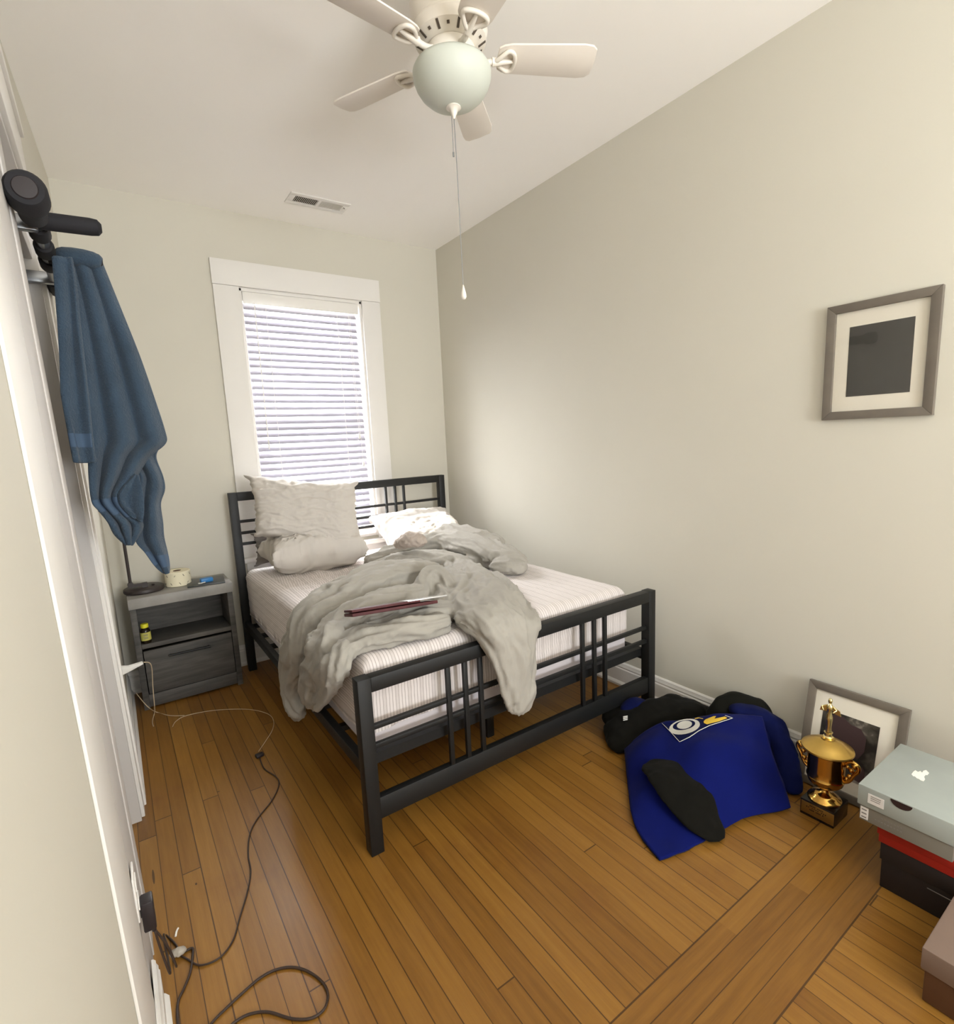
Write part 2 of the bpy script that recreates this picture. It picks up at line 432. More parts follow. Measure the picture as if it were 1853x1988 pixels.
# rear wall with the second window, behind the camera, and the space beyond the doorway
RX0, RX1, RZ0, RZ1 = .55, 1.75, .8, 2.3
b = MB(); b.box(-.12, -2.72, 0, RX0, -2.6, H); b.box(RX1, -2.72, 0, W + .12, -2.6, H); b.box(RX0, -2.72, 0, RX1, -2.6, RZ0); b.box(RX0, -2.72, RZ1, RX1, -2.6, H)
struct(b.build('wall_front', 'wall'))
b = MB(); b.box(-1.0, 1.2, 0, -.95, 2.95, H); b.box(-.95, 1.15, 0, -.16, 1.2, H); b.box(-.95, 2.95, 0, -.16, 3.0, H)
struct(b.build('wall_closet', 'wall'))

# doorway lining and casings
b = MB(); b.box(-.13, OY1 - .018, 0, .006, OY1 + .004, OZ); b.box(-.13, OY0 - .004, 0, .0, OY0 + .006, OZ); b.box(-.13, OY0, OZ - .02, .004, OY1, OZ + .002)
d1 = struct(lean(b).build('door_1', 'trim_shaded', bevel=.002))
b = MB(); b.box(-.085, OY1 - .034, 0, -.045, OY1 - .016, 2.06)
lean(b).build('door_stop', 'trim_shaded', d1, bevel=.003)
b = MB(); b.box(-.12, OY0, 2.06, -.004, OY1 - .018, 2.115)
lean(b).build('transom_bar', 'trim_shaded', d1, bevel=.004)
b = MB(); b.box(-.075, OY0, 2.115, -.05, OY1 - .018, OZ - .02)
lean(b).build('transom_panel', 'trim_shaded', d1)
b = MB(); b.box(0, OY1 + .006, 0, .018, OY1 + .10, 2.31); b.box(.0, OY1 + .085, 0, .026, OY1 + .112, 2.31)
struct(lean(b).build('trim_1', 'trim', bevel=.003))
b = MB(); b.box(0, 1.60, 2.31, .018, 2.46, 2.50); b.box(0, 1.6, 2.485, .028, 2.46, 2.52)
struct(lean(b).build('trim_2', 'trim', bevel=.003))
b = MB(); b.box(0, 1.355, 0, .002, OY0 - .02, 2.5); b.box(0, 1.64, 0, .005, OY0 - .006, 2.5)
struct(lean(b).build('trim_3', 'trim_shaded', bevel=.0015))
b = MB(); b.box(0, 1.03, .0, .006, 1.345, H)
struct(lean(b).build('trim_4', 'trim', bevel=.002))

# baseboards (profile: flat board, cap moulding, shoe)
def baseboard(name, p0, p1, n, parent=None):
    """p0,p1 on the wall line, n = direction into the room"""
    p0, p1, n = Vector(p0), Vector(p1), Vector(n)
    prof = [(0, 0), (.026, 0), (.026, .012), (.018, .024), (.015, .026), (.015, .098), (.011, .104), (.013, .112), (.009, .122), (.009, .130), (.004, .137), (0, .137)]
    b = MB(); k = len(prof)
    vs = [p + n * a_ + Vector((0, 0, z)) for p in (p0, p1) for a_, z in prof]
    b.add(vs, [tuple(range(k)), tuple(range(k, 2 * k))[::-1]] + [(i, (i + 1) % k, (i + 1) % k + k, i + k) for i in range(k)])
    return struct(b.build(name, 'trim', smooth=25))
baseboard('baseboard_right', (W, D, 0), (W, -2.6, 0), (-1, 0, 0))
baseboard('baseboard_back', (0, D, 0), (W, D, 0), (0, -1, 0))
baseboard('baseboard_left', (0, D, 0), (0, OY1 + .114, 0), (1, 0, 0))
baseboard('baseboard_near', (.004, 1.47, 0), (.004, -2.6, 0), (1, 0, 0))

# ------------------------------------------------------------------ window
YF = D - .02
w1 = MB(); w1.box(WX0 - .004, D - .002, WZ0, WX0 + .018, D + .14, WZ1); w1.box(WX1 - .018, D - .002, WZ0, WX1 + .004, D + .14, WZ1)
w1.box(WX0, D - .002, WZ1 - .018, WX1, D + .14, WZ1 + .004); w1.box(WX0, D, WZ0 - .004, WX1, D + .14, WZ0 + .018)
win = struct(w1.build('window_1', 'trim', bevel=.002))
for (x0, x1) in ((.722, WX0 + .002), (WX1 - .002, 1.816)):
    bx(x0, YF, .72, x1, D, 2.418).build('side_casing', 'trim', win, bevel=.003)
MB().box(.720, YF - .004, 2.419, 1.818, D, 2.567).build('head_casing', 'trim', win, bevel=.003)
bx(.69, YF - .045, .69, 1.85, D + .02, .72).build('window_sill', 'trim', win, bevel=.006)
bx(.735, YF + .004, .60, 1.805, D, .69).build('apron', 'trim', win, bevel=.003)
def sash(z0, z1, y):
    b = MB(); x0, x1 = WX0 + .018, WX1 - .018
    b.box(x0, y, z0, x0 + .045, y + .03, z1); b.box(x1 - .045, y, z0, x1, y + .03, z1); b.box(x0 + .045, y, z0, x1 - .045, y + .03, z0 + .05); b.box(x0 + .045, y, z1 - .04, x1 - .045, y + .03, z1)
    s_ = b.build('sash', 'trim', win, bevel=.003)
    bx(x0 + .045, y + .012, z0 + .05, x1 - .045, y + .015, z1 - .04).build('pane', 'glass', s_)
sash(WZ0 + .018, 1.60, D + .085); sash(1.57, WZ1 - .018, D + .116 - .0)

# blind
BX0, BX1, BY = .892, 1.640, D + .030
bl = thing('window_blind', ((BX0 + BX1) / 2, BY, .79), 'white horizontal slat blind with a tilt wand, hanging in the window', 'blind')
bx(BX0 - .003, BY - .035, 2.325, BX1 + .012, BY - .028, 2.395).build('valance', 'white_plastic', bl, bevel=.002)
bx(BX0, BY - .026, 2.345, BX1, BY + .026, 2.39).build('headrail', 'white_plastic', bl, bevel=.002)
b = MB(); TL = math.radians(50); nsl = 34; pitch = .0445
for i in range(nsl):
    z = 2.312 - i * pitch
    P = []
    for j in range(5):
        s_ = (j / 4 - .5); crown = .003 * (1 - (2 * s_) ** 2)
        P.append([(x, BY + s_ * .05 * math.cos(TL) + crown * -math.sin(TL), z + s_ * .05 * math.sin(TL) + crown * math.cos(TL) - .002 * math.sin(i * 1.3)) for x in (BX0, BX1)])
    b.grid(P, .0028)
b.build('slat', 'slat', bl, smooth=60)
bx(BX0, BY - .02, .79, BX1, BY + .02, .81).build('bottom_rail', 'white_plastic', bl, bevel=.003)
for x in (1.025, 1.497):
    b = MB()
    for dy in (-.026, .026): b.tube([(x, BY + dy, 2.345), (x, BY + dy, .80)], .0012, 5)
    for i in range(nsl): b.tube([(x, BY - .026, 2.297 - i * pitch), (x, BY + .026, 2.297 - i * pitch)], .0008, 4)
    b.build('ladder_cord', 'cord', bl)
MB().tube([(.955, BY - .036, 2.33), (.952, BY - .042, 1.42)], .003, 8).tube([(.952, BY - .042, 1.47), (.952, BY - .042, 1.415)], .0045, 8).build('tilt_wand', 'cord', bl)
b = MB(); b.tube(spline([(1.575, BY - .036, 2.33), (1.577, BY - .038, 1.9), (1.585, BY - .04, 1.5)], 6), .0012, 5); b.tube(spline([(1.585, BY - .036, 2.33), (1.59, BY - .038, 1.8), (1.60, BY - .04, 1.3)], 6), .0012, 5)
b.lathe([(.002, 0), (.008, -.012), (.009, -.035), (.003, -.04)], (1.585, BY - .04, 1.5)); b.lathe([(.002, 0), (.008, -.012), (.009, -.035), (.003, -.04)], (1.60, BY - .04, 1.3))
b.build('lift_cord', 'cord', bl)

# ceiling vent
vx0, vx1, vy0, vy1 = 1.116, 1.470, 3.245, 3.395
ve = thing('ceiling_vent', ((vx0 + vx1) / 2, (vy0 + vy1) / 2, H), 'small rectangular white air vent set in the ceiling near the window', 'vent')
b = MB()
for (a0, c0, a1, c1) in ((vx0, vy0, vx1, vy0 + .035), (vx0, vy1 - .035, vx1, vy1), (vx0, vy0 + .035, vx0 + .035, vy1 - .035), (vx1 - .035, vy0 + .035, vx1, vy1 - .035), (1.286, vy0 + .035, 1.302, vy1 - .035)):
    b.box(a0, c0, H - .006, a1, c1, H)
b.build('frame', 'trim', ve, bevel=.0015)
bx(vx0 + .03, vy0 + .03, H - .0012, 1.294, vy1 - .03, H - .0002).build('duct_opening', 'vent_dark', ve)
bx(1.294, vy0 + .03, H - .002, vx1 - .03, vy1 - .03, H - .0002).build('damper', 'vent_mid', ve)
b = MB()
for i in range(13):
    x = vx0 + .042 + i * .0102
    b.obox((x, (vy0 + vy1) / 2, H - .0045), (.0016, 0, .0016), (0, .04, 0), (-.0005, 0, .0005))
for i in range(16):
    x = 1.306 + i * .0082
    b.obox((x, (vy0 + vy1) / 2, H - .0045), (.0028, 0, .001), (0, .04, 0), (-.0004, 0, .0005))
b.build('louver', 'trim', ve)
MB().tube([(vx1 - .028, vy0 + .06, H - .004), (vx1 - .022, vy0 + .05, H - .014)], .002, 6).build('lever', 'vent_dark', ve)

# ------------------------------------------------------------------ ceiling fan
FX, FY = 1.12, 1.56
fan = thing('ceiling_fan', (FX, FY, H), 'white five-blade ceiling fan with a frosted glass light bowl', 'ceiling fan')
MB().lathe([(.10, H), (.118, H - .02), (.122, H - .06), (.122, H - .15), (.112, H - .168), (.06, H - .17)], (FX, FY, 0), 48).build('motor_housing', 'fan_white', fan)
MB().lathe([(.06, H - .165), (.112, H - .168), (.118, H - .178), (.112, H - .205), (.085, H - .222), (.05, H - .225)], (FX, FY, 0), 48).build('vented_collar', 'fan_white', fan)
b = MB()
for k in range(20):
    a_ = 2 * PI * k / 20
    c_, s_ = math.cos(a_), math.sin(a_)
    # slots on the sloping lower face of the collar
    p = Vector((FX + c_ * .0985, FY + s_ * .0985, H - .2145)); rad = Vector((c_, s_, .63)).normalized(); tan = Vector((-s_, c_, 0)); nn = rad.cross(tan)
    if k % 2 == 0: b.obox(p, rad * .013, tan * .0035, nn * .0012)
    else: b.obox(p, rad * .004, tan * .004, nn * .0012)
b.build('grille', 'fan_dark', fan)
MB().lathe([(.03, 2.63), (.074, 2.63), (.078, 2.622), (.078, 2.602), (.07, 2.595), (.03, 2.595)], (FX, FY, 0), 40).build('hub', 'fan_white', fan)
MB().lathe([(.03, 2.60), (.066, 2.598), (.066, 2.574), (.03, 2.572)], (FX, FY, 0), 40).build('hub_gap_ring', 'fan_dark', fan)
prof = [(.060, 2.576), (.100, 2.578), (.117, 2.575), (.124, 2.563), (.1235, 2.545), (.116, 2.524), (.103, 2.504), (.084, 2.487), (.058, 2.474), (.030, 2.467), (.006, 2.465)]
MB().lathe(prof, (FX, FY, 0), 56).build('light_bowl', 'globe', fan, smooth=80)
MB().lathe([(.004, 2.470), (.022, 2.468), (.024, 2.463), (.014, 2.458), (.011, 2.448), (.006, 2.440), (.003, 2.432)], (FX, FY, 0), 20).build('finial', 'fan_white', fan, smooth=60)
th0 = math.radians(-28)
def radial(a_, r, w, z): return (FX + math.cos(a_) * r - math.sin(a_) * w, FY + math.sin(a_) * r + math.cos(a_) * w, z)
blade0 = arm0 = None
for k in range(5):
    a_ = th0 + k * 2 * PI / 5
    tilt = math.tan(math.radians(11))
    out = []
    for (r, w) in ((.150, -.036), (.165, -.045), (.19, -.050), (.42, -.058), (.448, -.054), (.462, -.042), (.466, 0), (.462, .042), (.448, .054), (.42, .058), (.19, .050), (.165, .045), (.150, .036), (.146, 0)):
        out.append(radial(a_, r, w, 2.606 - w * tilt))
    MB().prism(out, (0, 0, .006)).build('blade', 'blade', fan, bevel=.0015)
    # cast blade arm: stem from the hub that opens into a ring under the blade root
    b = MB()
    b.tube(spline([radial(a_, .06, 0, 2.612), radial(a_, .085, 0, 2.600), radial(a_, .11, 0, 2.596), radial(a_, .135, 0, 2.598)], 4), .009, 8)
    ring = [radial(a_, .135, 0, 2.598), radial(a_, .152, .018, 2.601), radial(a_, .178, .036, 2.596), radial(a_, .196, .03, 2.597), radial(a_, .203, 0, 2.600), radial(a_, .196, -.03, 2.603), radial(a_, .178, -.036, 2.606), radial(a_, .152, -.018, 2.597), radial(a_, .135, 0, 2.598)]
    b.tube(spline(ring, 5), .0065, 8)
    b.tube([radial(a_, .13, 0, 2.598), radial(a_, .165, 0, 2.599), radial(a_, .2, 0, 2.602)], [.013, .008, .005], 8)
    b.build('blade_arm', 'fan_white', fan, smooth=60)
# pull chains: they hang from the finial, the long one almost to head height
c1 = MB(); c1.tube([(FX, FY, 2.436), (FX + .002, FY, 2.30), (FX + .004, FY - .002, 1.925)], .0013, 6)
c1.build('pull_chain', 'steel', fan)
MB().lathe([(.001, 0), (.003, -.006), (.0085, -.028), (.0095, -.038), (.006, -.046), (.001, -.048)], (FX + .004, FY - .002, 1.930), 16).build('chain_pendant', 'fan_white', fan, smooth=80)
MB().tube([(FX - .006, FY + .004, 2.44), (FX - .006, FY + .004, 2.33)], .0011, 6).tube([(FX - .006, FY + .004, 2.335), (FX - .006, FY + .004, 2.322)], .003, 8).build('short_chain', 'steel', fan)

# ------------------------------------------------------------------ bed frame
BX_0, BX_1, YH, YT = .652, 2.198, 3.589, 1.589
bed = thing('bed_frame', ((BX_0 + BX_1) / 2, (YH + YT) / 2, 0), 'black metal bed frame with open grid headboard and footboard', 'bed')
PT = .048
def posts(y, h, name):
    for x in (BX_0, BX_1 - PT): bx(x, y, 0, x + PT, y + PT, h).build(name, 'black', bed, bevel=.002)
posts(YT, .648, 'foot_post'); posts(YH - PT, 1.158, 'head_post')
def panel(y, top, hz, low, vb, nm, th=.022):
    bx(BX_0 + PT, y, top - .052, BX_1 - PT, y + PT - .006, top).build(nm + '_top_rail', 'black', bed, bevel=.002)
    for z in hz: bx(BX_0 + PT, y + .014, z - .009, BX_1 - PT, y + .014 + .016, z + .009).build(nm + '_rail', 'black', bed, bevel=.0015)
    for x in (1.003, 1.078, 1.148, 1.702, 1.777, 1.847):
        bx(x - .009, y + .006, vb, x + .009, y + .006 + .016, top - .05).build(nm + '_bar', 'black', bed, bevel=.0015)
panel(YT, .648, (.462, .392), 0, .20, 'footboard')
bx(BX_0 + PT, YT + .004, .125, BX_1 - PT, YT + .034, .205).build('foot_stretcher', 'black', bed, bevel=.002)
panel(YH - PT, 1.158, (.975, .902, .832), 0, .60, 'headboard')
bx(BX_0 + PT, YH - PT + .006, .56, BX_1 - PT, YH - .008, .60).build('head_stretcher', 'black', bed, bevel=.002)
for x in (BX_0 + .008, BX_1 - .042): bx(x, YT + PT, .285, x + .03, YH - PT, .335).build('side_rail', 'black', bed, bevel=.002)
b = MB()
for i in range(9):
    y = YT + .12 + i * .22
    b.box(BX_0 + .04, y, .30, BX_1 - .045, y + .03, .322)
b.box(BX_0 + .04, YT + .05, .305, BX_1 - .045, YT + .075, .345)
b.build('platform_slats', 'black', bed)
for y in (YT + .35, YT + 1.1, YT + 1.7):
    for x in (1.42,): bx(x - .02, y, 0, x + .02, y + .04, .30).build('center_leg', 'black', bed, bevel=.002)

# mattress (bare side shows below the sheet) and fitted sheet
MX0, MX1, MY0, MY1, MZ0, MZ1 = .712, 2.068, 1.672, 3.52, .337, .672
def mattress_shell(x0, x1, y0, y1, z0, z1, r, nx=60, ny=80, nz=14, wr=0.0, bot=True, seed=0.):
    """rounded box as a bmesh grid; returns verts, faces and the cross-bed distance"""
    bm = bmesh.new()
    vs = []; fs = []; ac = []
    # cross-section loop along x/z, swept along y, with end caps folded down (foot and head)
    def prof():
        P = []
        n = nz
        for i in range(n): P.append((x0, z0 + (z1 - r - z0) * i / n, -1))
        for i in range(7): a_ = PI - PI / 2 * i / 6; P.append((x0 + r + r * math.cos(a_), z1 - r + r * math.sin(a_), 0))
        for i in range(1, nx): P.append((x0 + r + (x1 - x0 - 2 * r) * i / nx, z1, 0))
        for i in range(7): a_ = PI / 2 - PI / 2 * i / 6; P.append((x1 - r + r * math.cos(a_), z1 - r + r * math.sin(a_), 0))
        for i in range(1, n + 1): P.append((x1, z1 - r - (z1 - r - z0) * i / n, 1))
        return P
    P = prof(); L = [0]
    for i in range(1, len(P)): L.append(L[-1] + math.hypot(P[i][0] - P[i - 1][0], P[i][1] - P[i - 1][1]))
    ys = [(y0, -1)]
    rows = []
    for i in range(nz): rows.append((y0, z1 - r - (z1 - r - z0) * (1 - i / nz)))      # foot face going up
    for i in range(7): a_ = PI - PI / 2 * i / 6; rows.append((y0 + r + r * math.cos(a_), z1 - r + r * math.sin(a_)))
    for i in range(1, ny): rows.append((y0 + r + (y1 - y0 - 2 * r) * i / ny, z1))
    for i in range(7): a_ = PI / 2 - PI / 2 * i / 6; rows.append((y1 - r + r * math.cos(a_), z1 - r + r * math.sin(a_)))
    for i in range(1, nz + 1): rows.append((y1, z1 - r - (z1 - r - z0) * i / nz))
    for (yy, zz) in rows:
        for (xx, zx, f_), l_ in zip(P, L):
            z = min(zz, zx) if not (zz > z1 - r - 1e-6 and zx > z1 - r - 1e-6) else z1 - math.hypot(z1 - zz, z1 - zx) if math.hypot(z1 - zz, z1 - zx) < r else z1 - r
            z = max(z, z0)
            vs.append([xx, yy, z]); ac.append(l_)
    n = len(P)
    for i in range(len(rows) - 1):
        for j in range(n - 1): fs.append((i * n + j, i * n + j + 1, (i + 1) * n + j + 1, (i + 1) * n + j))
    return vs, fs, ac
vs, fs, ac = mattress_shell(MX0, MX1, MY0, MY1, MZ0, MZ1, .045)
b = MB(); b.add(vs, fs); k = len(b.v)
mt_ = b.add([(MX0, MY0, MZ0), (MX1, MY0, MZ0), (MX1, MY1, MZ0), (MX0, MY1, MZ0)], [(0, 1, 2, 3)]).build('mattress', 'mattress')
tag(mt_, 'thick white mattress on the black bed frame, bare below the striped sheet', 'mattress')
vs, fs, ac = mattress_shell(MX0 - .005, MX1 + .005, MY0 - .005, MY1 + .004, .40, MZ1 + .006, .05, nx=90, ny=120, nz=16)
V = np.array(vs)
def ridged(p, s, sd=0.): return 1 - abs(2 * noise.noise(Vector((p[0] * s[0] + sd, p[1] * s[1] + sd * 1.7, p[2] * s[2])) ))
for i, (x, y, z) in enumerate(V):
    d = 0
    if y < MY0 + .06:       # foot face drapes with diagonal creases
        d = .004 * noise.noise(Vector((x * 4 + z * 3, z * 22 - x * 9, 3)))
        V[i, 1] -= abs(d) * 1.4
        if z < .42: V[i, 2] = .405 + .03 * noise.noise(Vector((x * 5, 0, 1))) + (.03 * (x - MX0))
    elif x < MX0 + .05:     # left side bulges and sags toward the head
        hd = max(0, (y - 2.7) / .8)
        V[i, 0] -= .006 * abs(noise.noise(Vector((y * 6 + z * 4, z * 20 + y * 5, 7)))) + hd * .012
        if z < .42: V[i, 2] = .385 + .02 * noise.noise(Vector((y * 5, 0, 2)))
    elif z > MZ1 - .04:
        w = math.exp(-((y - 3.0) / .35) ** 2 - ((x - 1.0) / .35) ** 2)
        r1 = ridged((x, y, 0), (4, 13, 1), 5)
        V[i, 2] += .030 * w * max(0, r1 - .35) + .004 * noise.noise(Vector((x * 3, y * 3, 9)))
        w2 = math.exp(-((y - 2.1) / .45) ** 2 - ((x - 1.8) / .25) ** 2)
        V[i, 2] += .014 * w2 * max(0, ridged((x * .9 + y * .25, y, 0), (2, 10, 1), 11) - .6)
b = MB(); b.add(V.tolist(), fs); sh = b.build('fitted_sheet', 'sheet', smooth=180)
at_ = sh.data.attributes.new('across', 'FLOAT', 'POINT'); at_.data.foreach_set('value', ac)
tag(sh, 'white fitted sheet with thin grey-brown stripes stretched over the mattress', 'sheet')

# ------------------------------------------------------------------ soft things grown from swept folds
def blob(b, voxel, smooth_it=6, smooth_f=.5):
    me = bpy.data.meshes.new('tmp'); me.from_pydata([tuple(v) for v in b.v], [], b.f)
    bm = bmesh.new(); bm.from_mesh(me); bmesh.ops.recalc_face_normals(bm, faces=bm.faces); bm.to_mesh(me); bm.free()
    o_ = bpy.data.objects.new('tmp', me); COL.objects.link(o_)
    md = o_.modifiers.new('r', 'REMESH'); md.mode = 'VOXEL'; md.voxel_size = voxel; md.adaptivity = 0
    ms = o_.modifiers.new('s', 'SMOOTH'); ms.factor = smooth_f; ms.iterations = smooth_it
    dg = bpy.context.evaluated_depsgraph_get(); dg.update()
    me2 = bpy.data.meshes.new_from_object(o_.evaluated_get(dg))
    n = len(me2.vertices); co = np.empty(n * 3); no = np.empty(n * 3)
    me2.vertices.foreach_get('co', co); me2.vertex_normals.foreach_get('vector', no)
    fs = [tuple(p.vertices) for p in me2.polygons]
    bpy.data.objects.remove(o_); bpy.data.meshes.remove(me); bpy.data.meshes.remove(me2)
    return co.reshape(-1, 3), no.reshape(-1, 3), fs
def mesh_obj(name, V, fs, mt, parent=None, smooth=180):
    b = MB(); b.v = [tuple(v) for v in V]; b.f = fs; b.mi = [0] * len(fs)
    return b.build(name, mt, parent, smooth=smooth)

def strand(b, pts, w, h, up=(0, 0, 1), n=5):
    """pts: 3D points; w,h half width / half thickness (number or list); up vector or list"""
    ln = len(pts)
    P = spline(pts, n)
    ww = lerp_list([float(x) for x in (w if isinstance(w, (list, tuple)) else [w] * ln)], n)
    hh = lerp_list([float(x) for x in (h if isinstance(h, (list, tuple)) else [h] * ln)], n)
    uu = lerp_list(list(up) if isinstance(up, list) else [up] * ln, n)
    # rounded ends
    d0 = (P[0] - P[1]).normalized(); d1_ = (P[-1] - P[-2]).normalized()
    P = [P[0] + d0 * ww[0] * .6, P[0] + d0 * ww[0] * .35] + P + [P[-1] + d1_ * ww[-1] * .35, P[-1] + d1_ * ww[-1] * .6]
    ww = [ww[0] * .35, ww[0] * .75] + ww + [ww[-1] * .75, ww[-1] * .35]; hh = [hh[0] * .35, hh[0] * .75] + hh + [hh[-1] * .75, hh[-1] * .35]
    uu = [uu[0]] * 2 + uu + [uu[-1]] * 2
    b.tube(P, ww, 14, flat=list(zip(uu, hh)))
    global SID
    SID += 1; out = []; s_ = 0.
    for i in range(len(P)):
        if i: s_ += (P[i] - P[i - 1]).length
        out.append((P[i], (P[min(i + 1, len(P) - 1)] - P[max(i - 1, 0)]).normalized(), SID, s_, Vector(uu[i]).normalized(), max(ww[i], .03), max(hh[i], .02)))
    return out
SID = 0
def relax(V, fs, it=3, lam=.5):
    F_ = np.array([f_ if len(f_) == 4 else (*f_, f_[0]) for f_ in fs])
    e = np.vstack([F_[:, [0, 1]], F_[:, [1, 2]], F_[:, [2, 3]], F_[:, [3, 0]]]); e = e[e[:, 0] != e[:, 1]]
    a_ = np.concatenate([e[:, 0], e[:, 1]]); c_ = np.concatenate([e[:, 1], e[:, 0]])
    cnt = np.bincount(a_, minlength=len(V)).astype(float)[:, None]
    for _ in range(it):
        S_ = np.stack([np.bincount(a_, weights=V[c_, k], minlength=len(V)) for k in range(3)], 1)
        V = V + lam * (S_ / np.maximum(cnt, 1) - V)
    return V

def T(px, py, z): return at(px, py, Z=z)
def Lf(px, py, x=.640): return at(px, py, X=x)
def Ft(px, py, y=1.530): return at(px, py, Y=y)
UP, LF, FT = (0, 0, 1), (-1, 0, .1), (0, -1, .1)
UL = (-.7, 0, .7); UF = (0, -.7, .7)
S = []; b = MB()
zt = MZ1
# 1 top roll, from the middle of the bed toward the right edge
S += strand(b, [T(716, 1092, zt + .05), T(760, 1075, zt + .07), T(810, 1062, zt + .09), T(860, 1052, zt + .11), T(905, 1056, zt + .11), T(950, 1068, zt + .10), T(985, 1082, zt + .08), T(1008, 1094, zt + .06)], [.05, .07, .09, .11, .12, .11, .09, .065], [.04, .05, .06, .075, .075, .07, .06, .05])
# 2 upper back lobe against the bright pillow
S += strand(b, [T(800, 1052, zt + .07), T(845, 1043, zt + .10), T(885, 1040, zt + .13), T(925, 1045, zt + .13), T(965, 1058, zt + .10)], [.07, .10, .12, .11, .08], [.05, .07, .07, .06, .05])
# 3 balled end
S += strand(b, [T(965, 1098, zt + .05), T(990, 1097, zt + .06), T(1012, 1096, zt + .06)], [.055, .07, .05], [.045, .06, .05])
S += strand(b, [T(930, 1085, zt + .05), T(960, 1090, zt + .05), T(985, 1104, zt + .04)], .05, .04)
# 4 dark valley roll below the top one
S += strand(b, [T(724, 1108, zt + .03), T(770, 1092, zt + .05), T(820, 1085, zt + .06), T(870, 1090, zt + .05), T(915, 1096, zt + .035)], [.05, .07, .08, .08, .06], [.035, .05, .055, .05, .035])
# 5 large left fold that falls over the side of the bed
S += strand(b, [T(836, 1108, zt + .07), T(800, 1112, zt + .09), T(760, 1122, zt + .10), T(718, 1136, zt + .10), T(672, 1156, zt + .08), T(630, 1178, zt + .05)], [.08, .10, .115, .12, .12, .11], [.05, .07, .08, .085, .08, .07])
S += strand(b, [T(672, 1156, zt + .07), T(630, 1180, zt + .055), T(596, 1206, zt + .01), Lf(576, 1250), Lf(566, 1300), Lf(568, 1345), Lf(580, 1376)], [.12, .12, .12, .115, .11, .10, .07], [.07, .07, .06, .05, .045, .04, .035], [UP, UP, UL, LF, LF, LF, LF])
# 6 second fold beside it
S += strand(b, [T(840, 1150, zt + .05), T(790, 1158, zt + .07), T(735, 1176, zt + .08), T(690, 1198, zt + .06), T(650, 1226, zt + .03), Lf(622, 1262), Lf(606, 1310), Lf(602, 1355)], [.06, .08, .09, .10, .10, .10, .09, .07], [.04, .05, .06, .06, .05, .045, .04, .035], [UP, UP, UP, UP, UL, LF, LF, LF])
# 7 front edge swath
S += strand(b, [T(862, 1207, zt + .045), T(820, 1216, zt + .05), T(765, 1228, zt + .05), T(715, 1238, zt + .045), T(676, 1256, zt + .02), Lf(652, 1290), Lf(632, 1330), Lf(618, 1360)], [.045, .06, .065, .07, .075, .07, .06, .045], [.04, .045, .045, .045, .04, .04, .035, .03], [UP, UP, UP, UP, UL, LF, LF, LF])
S += strand(b, [T(872, 1188, zt + .05), T(830, 1192, zt + .055), T(780, 1202, zt + .05), T(720, 1215, zt + .05)], [.05, .07, .07, .06], [.045, .05, .045, .04])
# 8 standing curl in the middle
S += strand(b, [T(826, 1160, zt + .05), T(824, 1136, zt + .09), T(838, 1118, zt + .12), T(860, 1122, zt + .11), T(874, 1146, zt + .07)], [.04, .05, .055, .055, .05], [.035, .04, .045, .045, .04])
S += strand(b, [T(846, 1128, zt + .08), T(862, 1150, zt + .06), T(872, 1180, zt + .05)], [.05, .05, .045], [.04, .045, .04])
# 9 right lobe, down the bed and over the footboard
S += strand(b, [T(890, 1096, zt + .04), T(915, 1120, zt + .05), T(940, 1148, zt + .06), T(962, 1178, zt + .06), T(985, 1208, zt + .045), Ft(1000, 1262), Ft(1006, 1310), Ft(1008, 1350), Ft(1008, 1375)], [.09, .11, .12, .125, .12, .105, .09, .072, .05], [.035, .045, .05, .055, .05, .045, .04, .035, .03], [UP, UP, UP, UP, UF, FT, FT, FT, FT])
S += strand(b, [T(880, 1110, zt + .05), T(895, 1140, zt + .06), T(905, 1170, zt + .055), T(925, 1198, zt + .05), T(948, 1218, zt + .03), Ft(978, 1262), Ft(990, 1310), Ft(1000, 1352)], [.07, .08, .085, .085, .08, .07, .06, .045], [.04, .05, .05, .05, .045, .04, .038, .03], [UP, UP, UP, UP, UF, FT, FT, FT])
S += strand(b, [T(925, 1108, zt + .03), T(965, 1130, zt + .03), T(992, 1160, zt + .03), T(1012, 1190, zt + .03), T(1020, 1215, zt + .02), Ft(1022, 1262), Ft(1020, 1310)], [.05, .06, .065, .07, .07, .05, .04], [.025, .03, .035, .035, .035, .03, .03], [UP, UP, UP, UP, UF, FT, FT])
